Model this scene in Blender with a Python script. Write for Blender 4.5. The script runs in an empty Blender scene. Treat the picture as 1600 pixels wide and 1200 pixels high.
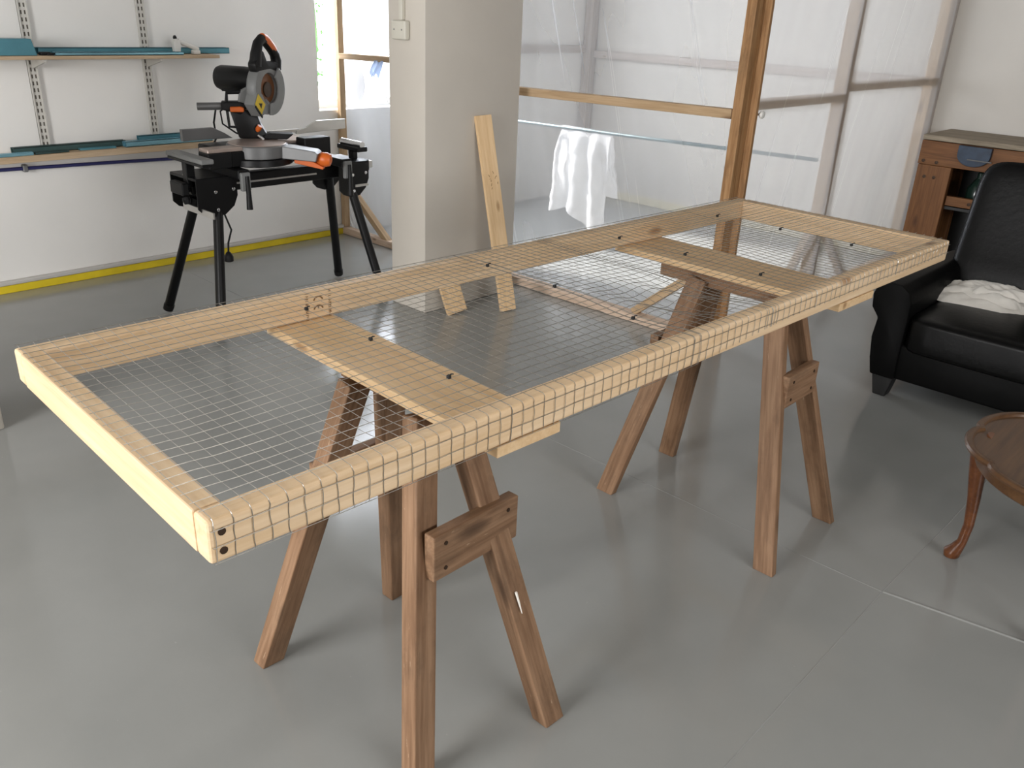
import bpy, bmesh, math, random
from mathutils import Vector, Matrix, noise
random.seed(7)
sc = bpy.context.scene
COL = sc.collection
PI = math.pi
V = Vector

# ------------------------------------------------------------------ camera
cam_d = bpy.data.cameras.new('camera')
cam = bpy.data.objects.new('camera', cam_d)
COL.objects.link(cam)
cam_d.sensor_width = 36.0
cam_d.lens = 1325.87 / 1600 * 36
cam_d.clip_start = 0.02
right = V((0.68859326, -0.72392641, 0.04207001))
down = V((-0.26682245, -0.30689080, -0.91357748))
fwd = V((0.67427376, 0.61785807, -0.40448276))
m = Matrix.Identity(4)
for i in range(3):
    m[i][0] = right[i]; m[i][1] = -down[i]; m[i][2] = -fwd[i]
m[0][3], m[1][3], m[2][3] = 0, 0, 1.443
cam.matrix_world = m
sc.camera = cam

# ------------------------------------------------------------------ world, lights, exposure
sc.view_settings.view_transform = 'Standard'
sc.view_settings.look = 'None'
sc.view_settings.gamma = 1.0
sc.view_settings.use_curve_mapping = False
sc.view_settings.exposure = 0.13
sc.cycles.use_denoising = True
sc.cycles.max_bounces = 10
sc.cycles.transparent_max_bounces = 24
sc.cycles.sample_clamp_indirect = 6.0

w = bpy.data.worlds.new('daylight_sky'); sc.world = w
w.use_nodes = True
bg = w.node_tree.nodes['Background']
bg.inputs['Color'].default_value = (0.94, 0.955, 1.0, 1)
bg.inputs['Strength'].default_value = 6.0

def area(name, loc, direction, sx, sy, power, col):
    l = bpy.data.lights.new(name, 'AREA'); l.shape = 'RECTANGLE'
    l.size = sx; l.size_y = sy; l.energy = power; l.color = col
    o = bpy.data.objects.new(name, l); COL.objects.link(o)
    o.location = loc
    o.rotation_euler = V(direction).to_track_quat('-Z', 'Y').to_euler()
    return o
sd = bpy.data.lights.new('sun', 'SUN'); sd.energy = 15.0; sd.angle = math.radians(6); sd.color = (1.0, 0.97, 0.93)
sun = bpy.data.objects.new('sun', sd); COL.objects.link(sun)
sun.location = (2.5, 9, 7)
sun.rotation_euler = V((0.25, -0.9, -0.74)).to_track_quat('-Z', 'Y').to_euler()
# daylight entering through the west and north windows
area('window_daylight_west', (-2.96, 1.7, 1.6), (1, 0, -0.10), 1.9, 1.4, 150, (1.0, 0.985, 0.97))
area('window_daylight_north', (4.05, 4.80, 1.55), (0, -1, -0.1), 1.6, 1.4, 48, (0.82, 0.90, 1.0))
area('ceiling_tube_light', (0.95, -0.02, 2.585), (0, 0, -1), 1.5, 0.10, 6, (1.0, 0.975, 0.94))
area('south_fill_light', (0.9, -3.12, 1.7), (0.08, 1, -0.05), 2.4, 0.9, 47, (1.0, 0.985, 0.97))  # added fill light from the south, brightens south-facing sides
for nm, lc, dr, sx, sy in (('window_portal_west', (-2.99, 1.7, 1.55), (1, 0, 0), 2.0, 1.5), ('south_fill_portal', (0.9, -3.14, 1.7), (0, 1, 0), 2.5, 1.0), ('window_portal_north', (4.07, 4.81, 1.55), (0, -1, 0), 1.66, 1.5)):
    po = area(nm, lc, dr, sx, sy, 1, (1, 1, 1)); po.data.cycles.is_portal = True

# ------------------------------------------------------------------ materials
def new_mat(name):
    mt = bpy.data.materials.new(name); mt.use_nodes = True
    nt = mt.node_tree
    return mt, nt, nt.nodes['Principled BSDF'], nt.nodes.new, nt.links.new

def lin(c):
    return tuple(((x / 255) / 12.92 if x / 255 <= 0.04045 else ((x / 255 + 0.055) / 1.055) ** 2.4) for x in c) + (1,)

def coords(nt, scale, rand=True):
    n, l = nt.nodes.new, nt.links.new
    tc = n('ShaderNodeTexCoord'); mp = n('ShaderNodeMapping')
    mp.inputs['Scale'].default_value = scale
    l(tc.outputs['Object'], mp.inputs['Vector'])
    if rand:
        oi = n('ShaderNodeObjectInfo'); mu = n('ShaderNodeMath'); mu.operation = 'MULTIPLY'
        mu.inputs[1].default_value = 37.0
        l(oi.outputs['Random'], mu.inputs[0])
        l(mu.outputs[0], mp.inputs['Location'])
    return mp.outputs['Vector']

def ramp(nt, fac, stops):
    r = nt.nodes.new('ShaderNodeValToRGB')
    el = r.color_ramp.elements
    while len(el) < len(stops): el.new(0.5)
    for e, (p, c) in zip(el, stops):
        e.position = p; e.color = c
    nt.links.new(fac, r.inputs['Fac'])
    return r.outputs['Color']

def mix(nt, fac, a, b, mode='MIX'):
    x = nt.nodes.new('ShaderNodeMix'); x.data_type = 'RGBA'; x.blend_type = mode
    for s, v in ((x.inputs['Factor'], fac), (x.inputs['A'], a), (x.inputs['B'], b)):
        if hasattr(v, 'links') or hasattr(v, 'is_linked'):
            nt.links.new(v, s)
        else:
            s.default_value = v
    return x.outputs['Result']

def tex_noise(nt, vec, scale=5, detail=4, rough=0.55, dist=0.0):
    t = nt.nodes.new('ShaderNodeTexNoise')
    t.inputs['Scale'].default_value = scale; t.inputs['Detail'].default_value = detail
    t.inputs['Roughness'].default_value = rough; t.inputs['Distortion'].default_value = dist
    nt.links.new(vec, t.inputs['Vector'])
    return t.outputs['Fac']

def bump(nt, height, strength, dist=0.01):
    b = nt.nodes.new('ShaderNodeBump'); b.inputs['Strength'].default_value = strength
    b.inputs['Distance'].default_value = dist
    nt.links.new(height, b.inputs['Height'])
    nt.links.new(b.outputs['Normal'], nt.nodes['Principled BSDF'].inputs['Normal'])

def plain(name, rgb, rough=0.5, metal=0.0, spec=0.5, var=0.0, vscale=8, bmp=0.0, coat=0.0):
    mt, nt, p, n, l = new_mat(name)
    c = lin(rgb)
    p.inputs['Base Color'].default_value = c
    p.inputs['Roughness'].default_value = rough
    p.inputs['Metallic'].default_value = metal
    p.inputs['Specular IOR Level'].default_value = spec
    p.inputs['Coat Weight'].default_value = coat
    v = coords(nt, (1, 1, 1))
    f = tex_noise(nt, v, vscale, 5)
    if var > 0:
        d = tuple(x * (1 - var) for x in c[:3]) + (1,)
        b = tuple(min(1, x * (1 + var)) for x in c[:3]) + (1,)
        l(ramp(nt, f, [(0.3, d), (0.7, b)]), p.inputs['Base Color'])
    if bmp > 0: bump(nt, f, bmp)
    return mt

def wood(name, dark, mid, light, knot, rough=0.6, knot_size=0.10, stretch=16, scratches=0.0, spec=0.3, dirt=0.0):
    mt, nt, p, n, l = new_mat(name)
    v = coords(nt, (1.3, stretch, stretch))
    f = tex_noise(nt, v, 2.2, 6, 0.6, 0.6)
    base = ramp(nt, f, [(0.28, lin(dark)), (0.48, lin(mid)), (0.72, lin(light))])
    v2 = coords(nt, (3.0, 60, 60))
    g = tex_noise(nt, v2, 2.0, 3, 0.5, 0.3)
    base = mix(nt, 0.28, base, ramp(nt, g, [(0.4, lin(dark)), (0.62, lin(light))]), 'MIX')
    vk = coords(nt, (3.1, 9.0, 9.0))
    vo = n('ShaderNodeTexVoronoi'); vo.inputs['Scale'].default_value = 1.0
    vo.inputs['Randomness'].default_value = 1.0
    l(vk, vo.inputs['Vector'])
    kn = ramp(nt, vo.outputs['Distance'], [(0.0, (1, 1, 1, 1)), (knot_size, (0.55, 0.55, 0.55, 1)), (knot_size * 1.7, (0, 0, 0, 1))])
    base = mix(nt, kn, base, lin(knot))
    if dirt > 0:
        vd = coords(nt, (2, 5, 5))
        dd = tex_noise(nt, vd, 2.5, 6, 0.7)
        base = mix(nt, ramp(nt, dd, [(0.5, (0, 0, 0, 1)), (0.75, (dirt, dirt, dirt, 1))]), base, lin((62, 48, 36)))
    if scratches > 0:
        vs = coords(nt, (5, 34, 34))
        ss = tex_noise(nt, vs, 3.0, 5, 0.7)
        base = mix(nt, ramp(nt, ss, [(0.66, (0, 0, 0, 1)), (0.72, (scratches, scratches, scratches, 1))]), base, lin((205, 178, 150)))
    l(base, p.inputs['Base Color'])
    p.inputs['Roughness'].default_value = rough
    p.inputs['Specular IOR Level'].default_value = spec
    bump(nt, g, 0.12, 0.002)
    return mt

PINE = wood('planed_pine', (212, 178, 136), (226, 196, 157), (236, 210, 176), (150, 108, 70), 0.5, 0.085)
PINE_BOARD = wood('pine_board', (208, 172, 128), (221, 188, 144), (232, 203, 163), (150, 110, 72), 0.55, 0.07)
PINE_STUD = wood('rough_pine', (160, 132, 98), (180, 152, 118), (198, 172, 140), (96, 66, 42), 0.65, 0.09)
PALE_PINE = wood('pale_pinkish_pine', (178, 152, 130), (202, 178, 156), (218, 196, 176), (120, 90, 66), 0.7, 0.05)  # paler and pinker than the stud timber
PALE_STUD = wood('dusty_painted_batten', (166, 154, 144), (184, 173, 164), (196, 187, 180), (96, 80, 66), 0.7, 0.05)
POST_WOOD = wood('weathered_post', (120, 84, 48), (158, 118, 78), (184, 146, 104), (70, 46, 28), 0.6, 0.08, dirt=0.5)
OLD_WOOD = wood('old_trestle_wood', (104, 76, 54), (134, 102, 76), (160, 128, 100), (58, 40, 28), 0.55, 0.11, scratches=0.7, dirt=0.5)
BENCH_WOOD = wood('orange_bench_wood', (92, 58, 32), (114, 75, 42), (132, 90, 54), (76, 46, 26), 0.5, 0.09)
BENCH_TOP = wood('dusty_bench_top', (112, 100, 84), (138, 126, 108), (164, 152, 134), (120, 92, 62), 0.75, 0.05, scratches=0.4)
TABLE_WOOD = wood('polished_mahogany', (70, 46, 27), (88, 60, 36), (104, 74, 46), (80, 50, 28), 0.3, 0.004, spec=0.5)
TABLE_LEG = wood('dark_mahogany', (76, 42, 22), (98, 56, 30), (120, 74, 42), (60, 34, 18), 0.3, 0.02, spec=0.5)
SHELF_WOOD = wood('shelf_softwood', (172, 146, 116), (192, 168, 138), (206, 184, 156), (140, 110, 80), 0.65, 0.06)

WALL = plain('white_painted_wall', (236, 234, 230), 0.75, var=0.03, vscale=2.0, bmp=0.08)
BACK_WALL = plain('off_white_back_wall', (206, 201, 193), 0.75, var=0.03, vscale=2.0, bmp=0.08)
COLUMN_PAINT = plain('white_painted_column', (200, 193, 182), 0.7, var=0.03, vscale=3.0, bmp=0.1)
CEIL = plain('low_bounce_ceiling', (150, 148, 144), 0.85, var=0.05)  # unseen ceiling toned grey to cut bounced fill light
DULL_WALL = plain('low_bounce_wall', (136, 133, 128), 0.85, var=0.06)  # unseen walls toned darker so less light bounces back
YELLOW = plain('yellow_paint', (228, 202, 40), 0.45, var=0.12, vscale=6)
LIP = plain('grey_lip_paint', (196, 193, 188), 0.7, var=0.03)
CREAM = plain('cream_trim', (214, 205, 176), 0.6, var=0.04)
BLACK = plain('black_powder_coat', (13, 13, 14), 0.42, spec=0.3, var=0.15)
BLACK_PLASTIC = plain('black_plastic', (17, 17, 18), 0.5, spec=0.3, var=0.1)
GREY_METAL = plain('grey_cast_metal', (128, 128, 128), 0.42, metal=0.55, var=0.08)
GREY_PAINT = plain('grey_paint', (122, 123, 122), 0.45, var=0.06)
ALU = plain('brushed_aluminium', (196, 194, 190), 0.35, metal=0.8, var=0.05, vscale=20)
ROSE_ALU = plain('worn_saw_table', (196, 178, 168), 0.35, metal=0.6, var=0.08, vscale=15)
CHROME = plain('bright_steel', (220, 220, 222), 0.15, metal=1.0)
WIRE = plain('galvanised_wire', (176, 172, 165), 0.32, metal=0.85, var=0.1, vscale=30)
ORANGE = plain('orange_plastic', (206, 98, 30), 0.4, var=0.05)
BROWN = plain('brown_guard_inside', (112, 70, 40), 0.5, var=0.2, vscale=20)
DARK_BROWN = plain('dark_brown_hub', (58, 40, 26), 0.5)
LABEL_YELLOW = plain('yellow_label', (222, 190, 40), 0.5, var=0.06)
DARK_INK = plain('dark_ink', (52, 44, 36), 0.7)
STAMP_INK = plain('brown_stamp_ink', (138, 104, 68), 0.8)
LEATHER = plain('black_leather', (8, 8, 8), 0.36, spec=0.22, var=0.15, vscale=40, bmp=0.10)
LEATHER_MATT = plain('black_side_leather', (7, 7, 7), 0.5, spec=0.14, var=0.1, vscale=40, bmp=0.08)
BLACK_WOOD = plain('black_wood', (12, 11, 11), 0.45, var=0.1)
CLOTH = plain('cream_cotton', (238, 233, 224), 0.9, var=0.03, vscale=30, bmp=0.1, spec=0.1)
SHEET = plain('white_cotton', (240, 240, 242), 0.9, var=0.02, vscale=30, spec=0.1)
TEAL = plain('teal_painted_steel', (84, 138, 152), 0.4, metal=0.3, var=0.12)
TEAL_DARK = plain('dark_green_steel', (60, 86, 84), 0.5, metal=0.2, var=0.15)
BLUE_STEEL = plain('pale_blue_steel', (150, 204, 222), 0.25, metal=0.6, var=0.12)
UPRIGHT = plain('white_steel_upright', (206, 203, 196), 0.5, var=0.03)
SLOT = plain('slot_shadow_grey', (86, 80, 72), 0.8)
HOSE = plain('navy_blue_hose', (40, 42, 96), 0.45, var=0.08)
WHITE_PLASTIC = plain('white_plastic', (222, 220, 214), 0.45, var=0.02)
SOCKET = plain('cream_plastic', (205, 201, 188), 0.5, var=0.02)
VICE_BLUE = plain('dark_blue_vice', (44, 56, 72), 0.45, metal=0.3, var=0.25, vscale=25)
SCREW = plain('rusty_screw', (64, 46, 32), 0.5, metal=0.5)
GLASS_GREEN = plain('dark_green_glass', (34, 52, 44), 0.2, spec=0.6)
LEAF = plain('green_leaf', (84, 140, 70), 0.6, var=0.2)
POLE = plain('grey_green_pole', (120, 138, 140), 0.35, metal=0.3, var=0.25, vscale=14)
RUBBER = plain('black_rubber', (16, 16, 16), 0.7)

def floor_mat():
    mt, nt, p, n, l = new_mat('grey_floor_paint')
    v = coords(nt, (1, 1, 1), False)
    a = tex_noise(nt, v, 0.9, 3, 0.5)
    b = tex_noise(nt, v, 4.0, 4, 0.5)
    base = ramp(nt, a, [(0.3, lin((140, 141, 138))), (0.7, lin((148, 149, 146)))])
    base = mix(nt, 0.10, base, ramp(nt, b, [(0.35, lin((127, 127, 124))), (0.65, lin((158, 157, 153)))]))
    c = tex_noise(nt, v, 60.0, 2, 0.5)
    base = mix(nt, ramp(nt, c, [(0.76, (0, 0, 0, 1)), (0.79, (0.4, 0.4, 0.4, 1))]), base, lin((168, 168, 164)))
    l(base, p.inputs['Base Color'])
    r = ramp(nt, b, [(0.3, (0.12, 0.12, 0.12, 1)), (0.7, (0.2, 0.2, 0.2, 1))])
    l(r, p.inputs['Roughness'])
    p.inputs['Specular IOR Level'].default_value = 0.6
    h = tex_noise(nt, v, 7.0, 3, 0.5)
    bump(nt, h, 0.02, 0.006)
    return mt
FLOOR = floor_mat()

def poly_mat(name, haze, tint):
    """thin clear plastic film: mostly see-through, a little milky, with creases, painted glint lines and shine"""
    mt = bpy.data.materials.new(name); mt.use_nodes = True
    nt = mt.node_tree; nt.nodes.clear()
    n, l = nt.nodes.new, nt.links.new
    out = n('ShaderNodeOutputMaterial')
    tr = n('ShaderNodeBsdfTransparent'); tr.inputs['Color'].default_value = (0.95, 0.95, 0.96, 1)
    df = n('ShaderNodeBsdfDiffuse'); df.inputs['Color'].default_value = tint
    tl = n('ShaderNodeBsdfTranslucent'); tl.inputs['Color'].default_value = tint
    gl = n('ShaderNodeBsdfGlossy'); gl.inputs['Roughness'].default_value = 0.16
    # slanted creases down the sheet; their glints are painted as milky lines
    tc = n('ShaderNodeTexCoord')
    def dot(vec):
        d = n('ShaderNodeVectorMath'); d.operation = 'DOT_PRODUCT'; d.inputs[1].default_value = vec
        l(tc.outputs['Object'], d.inputs[0]); return d.outputs['Value']
    def lines(sx, sz, scale, detail):
        cb = n('ShaderNodeCombineXYZ'); l(dot((sx, sx, -0.3 * sx)), cb.inputs[0]); l(dot((0.2, 0.2, sz)), cb.inputs[1])
        return tex_noise(nt, cb.outputs[0], scale, detail, 0.5, 0.3)
    wv = lines(2.2, 0.5, 1.0, 3)
    crease_glint = ramp(nt, lines(22.0, 0.5, 1.0, 1), [(0.685, (0, 0, 0, 1)), (0.715, (1, 1, 1, 1)), (0.745, (0, 0, 0, 1))])
    b = n('ShaderNodeBump'); b.inputs['Strength'].default_value = 0.05; b.inputs['Distance'].default_value = 0.03
    ad = n('ShaderNodeMath'); ad.operation = 'MULTIPLY_ADD'; ad.inputs[1].default_value = 0.16
    l(crease_glint, ad.inputs[0]); l(wv, ad.inputs[2])
    l(ad.outputs[0], b.inputs['Height'])
    for s in (df, tl, gl): l(b.outputs['Normal'], s.inputs['Normal'])
    md = n('ShaderNodeMixShader'); md.inputs[0].default_value = 0.55
    l(df.outputs[0], md.inputs[1]); l(tl.outputs[0], md.inputs[2])
    hz = n('ShaderNodeMapRange'); hz.inputs[1].default_value = 0.3; hz.inputs[2].default_value = 0.7
    hz.inputs[3].default_value = haze * 0.85; hz.inputs[4].default_value = haze * 1.15
    l(wv, hz.inputs[0])
    cz = n('ShaderNodeMath'); cz.operation = 'MULTIPLY_ADD'; cz.inputs[1].default_value = 0.24; cz.use_clamp = True  # glint lines mixed into the haze along the creases
    l(crease_glint, cz.inputs[0]); l(hz.outputs[0], cz.inputs[2])
    m1 = n('ShaderNodeMixShader'); l(cz.outputs[0], m1.inputs[0])
    l(tr.outputs[0], m1.inputs[1]); l(md.outputs[0], m1.inputs[2])
    fr = n('ShaderNodeLayerWeight'); fr.inputs['Blend'].default_value = 0.12
    m2 = n('ShaderNodeMixShader'); l(fr.outputs['Fresnel'], m2.inputs[0])
    l(m1.outputs[0], m2.inputs[1]); l(gl.outputs[0], m2.inputs[2])
    l(m2.outputs[0], out.inputs['Surface'])
    return mt
POLY_CLEAR = poly_mat('clear_polythene', 0.32, (0.68, 0.71, 0.76, 1))
POLY_HAZY = poly_mat('hazy_polythene', 0.50, (0.68, 0.665, 0.66, 1))

def thin_cloth(name, col, t):
    mt = bpy.data.materials.new(name); mt.use_nodes = True
    nt = mt.node_tree; nt.nodes.clear(); n, l = nt.nodes.new, nt.links.new
    out = n('ShaderNodeOutputMaterial'); d = n('ShaderNodeBsdfDiffuse'); tl = n('ShaderNodeBsdfTranslucent')
    cn = ramp(nt, tex_noise(nt, coords(nt, (1, 1, 1)), 30, 4), [(0.3, tuple(x * 0.97 for x in lin(col)[:3]) + (1,)), (0.7, lin(col))])
    l(cn, d.inputs['Color']); l(cn, tl.inputs['Color'])
    mx = n('ShaderNodeMixShader'); mx.inputs[0].default_value = t
    l(d.outputs[0], mx.inputs[1]); l(tl.outputs[0], mx.inputs[2]); l(mx.outputs[0], out.inputs['Surface'])
    return mt
SHEET_THIN = thin_cloth('thin_white_sheet', (252, 252, 252), 0.45)
PEG_BLUE = thin_cloth('grey_blue_rag', (186, 204, 236), 0.5)
def glass_mat():
    mt = bpy.data.materials.new('window_glass'); mt.use_nodes = True
    nt = mt.node_tree; nt.nodes.clear(); n, l = nt.nodes.new, nt.links.new
    out = n('ShaderNodeOutputMaterial'); tr = n('ShaderNodeBsdfTransparent')
    gl = n('ShaderNodeBsdfGlossy'); gl.inputs['Roughness'].default_value = 0.02
    mx = n('ShaderNodeMixShader'); mx.inputs[0].default_value = 0.06
    l(tr.outputs[0], mx.inputs[1]); l(gl.outputs[0], mx.inputs[2]); l(mx.outputs[0], out.inputs['Surface'])
    return mt
GLASS = glass_mat()

# ------------------------------------------------------------------ mesh helpers
class MB:
    """collects shapes given in world coordinates; build() links them as ONE mesh object"""
    def __init__(self): self.v = []; self.f = []
    def add(self, vs, fs):
        k = len(self.v)
        self.v += [V(p) for p in vs]
        self.f += [[i + k for i in f] for f in fs]
        return self
    def box(self, c, s, rz=0.0, rot=None, bev=0.0, seg=1):
        bm = bmesh.new(); bmesh.ops.create_cube(bm, size=1.0)
        bmesh.ops.scale(bm, vec=V(s), verts=bm.verts)
        if bev > 0:
            bmesh.ops.bevel(bm, geom=bm.edges[:], offset=min(bev, min(s) * 0.49), segments=seg, profile=0.5, affect='EDGES')
        R = rot if rot is not None else Matrix.Rotation(rz, 3, 'Z')
        bm.verts.ensure_lookup_table(); bm.verts.index_update()
        self.add([R @ v.co + V(c) for v in bm.verts], [[v.index for v in f.verts] for f in bm.faces])
        bm.free(); return self
    def span(self, a, b, bev=0.0, seg=1):
        a, b = V(a), V(b)
        return self.box((a + b) / 2, [abs(x) for x in (b - a)], bev=bev, seg=seg)
    def tube(self, pts, r, n=10, caps=True):
        pts = [V(p) for p in pts]
        rs = r if isinstance(r, (list, tuple)) else [r] * len(pts)
        vs, fs = [], []
        t0 = (pts[1] - pts[0]).normalized()
        up = V((0, 0, 1)) if abs(t0.z) < 0.9 else V((1, 0, 0))
        nx = (up - t0 * up.dot(t0)).normalized()
        for i, p in enumerate(pts):
            a, b = pts[max(i - 1, 0)], pts[min(i + 1, len(pts) - 1)]
            t = (b - a).normalized()
            nx = (nx - t * nx.dot(t)).normalized(); ny = t.cross(nx)
            for k in range(n):
                an = 2 * PI * k / n
                vs.append(p + (nx * math.cos(an) + ny * math.sin(an)) * rs[i])
        for i in range(len(pts) - 1):
            for k in range(n):
                a, b = i * n + k, i * n + (k + 1) % n
                fs.append([a, b, b + n, a + n])
        if caps:
            fs.append(list(range(n))[::-1]); fs.append([(len(pts) - 1) * n + k for k in range(n)])
        return self.add(vs, fs)
    def lathe(self, prof, c, axis=(0, 0, 1), n=24):
        ax = V(axis).normalized(); up = V((0, 0, 1)) if abs(ax.z) < 0.9 else V((1, 0, 0))
        nx = (up - ax * up.dot(ax)).normalized(); ny = ax.cross(nx); c = V(c)
        vs, fs = [], []
        for r, h in prof:
            for k in range(n):
                a = 2 * PI * k / n
                vs.append(c + ax * h + (nx * math.cos(a) + ny * math.sin(a)) * max(r, 1e-5))
        for i in range(len(prof) - 1):
            for k in range(n):
                a, b = i * n + k, i * n + (k + 1) % n
                fs.append([a, b, b + n, a + n])
        fs.append(list(range(n))[::-1]); fs.append([(len(prof) - 1) * n + k for k in range(n)])
        return self.add(vs, fs)
    def prism(self, poly, o, ex, ey, ez, d0, d1, bev=0.0):
        """2D outline in the plane (ex, ey), extruded along ez from d0 to d1"""
        o, ex, ey, ez = V(o), V(ex), V(ey), V(ez)
        bm = bmesh.new()
        b0 = [bm.verts.new(o + ex * x + ey * y + ez * d0) for x, y in poly]
        b1 = [bm.verts.new(o + ex * x + ey * y + ez * d1) for x, y in poly]
        k = len(poly)
        bm.faces.new(b0[::-1]); bm.faces.new(b1)
        for i in range(k): bm.faces.new([b0[i], b0[(i + 1) % k], b1[(i + 1) % k], b1[i]])
        bmesh.ops.recalc_face_normals(bm, faces=bm.faces[:])
        if bev > 0: bmesh.ops.bevel(bm, geom=bm.edges[:], offset=bev, segments=2, profile=0.5, affect='EDGES')
        bm.verts.ensure_lookup_table(); bm.verts.index_update()
        self.add([v.co.copy() for v in bm.verts], [[v.index for v in f.verts] for f in bm.faces])
        bm.free(); return self
    def grid(self, fn, nu, nv):
        vs = [fn(i / nu, j / nv) for i in range(nu + 1) for j in range(nv + 1)]
        fs = []
        for i in range(nu):
            for j in range(nv):
                a = i * (nv + 1) + j
                fs.append([a, a + nv + 1, a + nv + 2, a + 1])
        return self.add(vs, fs)
    def build(self, name, mat, parent=None, smooth=False, origin=None, fixn=True):
        xs = [p.x for p in self.v]; ys = [p.y for p in self.v]; zs = [p.z for p in self.v]
        o = V(origin) if origin is not None else V(((min(xs) + max(xs)) / 2, (min(ys) + max(ys)) / 2, (min(zs) + max(zs)) / 2))
        me = bpy.data.meshes.new(name)
        me.from_pydata([tuple(p - o) for p in self.v], [], self.f)
        if fixn:
            bm = bmesh.new(); bm.from_mesh(me); bmesh.ops.recalc_face_normals(bm, faces=bm.faces[:]); bm.to_mesh(me); bm.free()
        me.materials.append(mat)
        if smooth:
            for p in me.polygons: p.use_smooth = True
            try: me.set_sharp_from_angle(angle=math.radians(38))
            except Exception: pass
        ob = bpy.data.objects.new(name, me); COL.objects.link(ob)
        put(ob, o, parent)
        return ob

def wloc(o):
    p = V(o.location); q = o.parent
    while q: p = p + q.location; q = q.parent
    return p
def put(ob, o, parent):
    if parent is None: ob.location = o
    else: ob.parent = parent; ob.location = V(o) - wloc(parent)

def thing(name, label, cat, loc, group=None):
    o = bpy.data.objects.new(name, None); COL.objects.link(o)
    o.location = loc; o.empty_display_size = 0.1
    o['label'] = label; o['category'] = cat
    if group: o['group'] = group
    return o
def tag(o, label, cat, group=None):
    o['label'] = label; o['category'] = cat
    if group: o['group'] = group
    return o
def struct(o): o['kind'] = 'structure'; return o

def plank(name, a, b, wd, th, side, mat, parent=None, bev=0.003, ext=0.0, seg=2):
    """straight timber from a to b; its own x axis runs along the grain; 'side' = direction of the width wd"""
    a, b = V(a), V(b)
    x = (b - a).normalized(); y = V(side); y = (y - x * y.dot(x)).normalized(); z = x.cross(y)
    L = (b - a).length + 2 * ext
    bm = bmesh.new(); bmesh.ops.create_cube(bm, size=1.0)
    bmesh.ops.scale(bm, vec=(L, wd, th), verts=bm.verts)
    if bev: bmesh.ops.bevel(bm, geom=bm.edges[:], offset=bev, segments=seg, profile=0.5, affect='EDGES')
    me = bpy.data.meshes.new(name); bm.to_mesh(me); bm.free(); me.materials.append(mat)
    ob = bpy.data.objects.new(name, me); COL.objects.link(ob)
    R = Matrix((x, y, z)).transposed()
    ob.rotation_euler = R.to_euler()
    put(ob, (a + b) / 2, parent)
    return ob

# ------------------------------------------------------------------ the room
XW, XE, YN, YS, ZC = -2.9, 5.9, 4.72, -3.1, 2.7
struct(MB().span((XW - 0.2, YS - 0.2, -0.1), (XE + 0.2, YN + 0.2, 0)).build('floor', FLOOR, origin=(0, 0, 0)))
struct(MB().span((XW - 0.2, YS - 0.2, ZC), (XE + 0.2, YN + 0.2, ZC + 0.1)).build('ceiling', CEIL))

def wall_with_hole(name, axis, pos, thick, a0, a1, h0, h1, z0, z1, mat=WALL):
    b = MB()
    def sp(u0, u1, za, zb):
        if u1 - u0 < 1e-4 or zb - za < 1e-4: return
        if axis == 'y': b.span((u0, pos, za), (u1, pos + thick, zb))
        else: b.span((pos, u0, za), (pos + thick, u1, zb))
    sp(a0, h0, 0, ZC); sp(h1, a1, 0, ZC); sp(h0, h1, 0, z0); sp(h0, h1, z1, ZC)
    return struct(b.build(name, mat, origin=(0, 0, 0)))
wall_with_hole('wall_left', 'y', YN, 0.2, XW - 0.2, XE + 0.2, 3.235, 4.9, 0.80, 2.3)
wall_with_hole('wall_near', 'y', YS - 0.2, 0.2, XW - 0.2, XE + 0.2, -0.35, 2.15, 1.2, 2.2, DULL_WALL)  # opening added for the south fill light
wall_with_hole('wall_west', 'x', XW - 0.2, 0.2, YS, YN, 0.7, 2.7, 0.8, 2.3, DULL_WALL)
struct(MB().span((XE, YS, 0), (XE + 0.2, YN, ZC)).build('wall_back', BACK_WALL, origin=(0, 0, 0)))

def window(name, axis, pos, u0, u1, z0, z1):
    root = bpy.data.objects.new(name, None); COL.objects.link(root)
    root.location = ((u0 + u1) / 2, pos, z0) if axis == 'y' else (pos, (u0 + u1) / 2, z0)
    root['kind'] = 'structure'
    f = MB(); t = 0.05
    def sp(a, b, za, zb, d=0.03):
        if axis == 'y': f.span((a, pos - d, za), (b, pos + d, zb))
        else: f.span((pos - d, a, za), (pos + d, b, zb))
    sp(u0, u1, z0, z0 + t); sp(u0, u1, z1 - t, z1); sp(u0, u0 + t, z0, z1); sp(u1 - t, u1, z0, z1)
    mid = (u0 + u1) / 2; sp(mid - 0.03, mid + 0.03, z0, z1)
    f.build('window_frame', WHITE_PLASTIC, root)
    for a, b in ((u0 + t, mid - 0.03), (mid + 0.03, u1 - t)):
        g = MB()
        if axis == 'y': g.span((a, pos - 0.004, z0 + t), (b, pos + 0.004, z1 - t))
        else: g.span((pos - 0.004, a, z0 + t), (pos + 0.004, b, z1 - t))
        g.build('pane', GLASS, root)
window('window_1', 'y', YN + 0.14, 3.235, 4.9, 0.80, 2.3)

struct(MB().span((XW, YN - 0.028, 0), (3.43, YN, 0.042), bev=0.003).build('baseboard_left', YELLOW))
struct(MB().span((XW, YN - 0.036, 0.042), (3.43, YN, 0.062), bev=0.004).build('trim_1', LIP))
struct(MB().span((XE - 0.025, 1.98, 0), (XE, YN, 0.06), bev=0.003).build('baseboard_back', CREAM))
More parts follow.
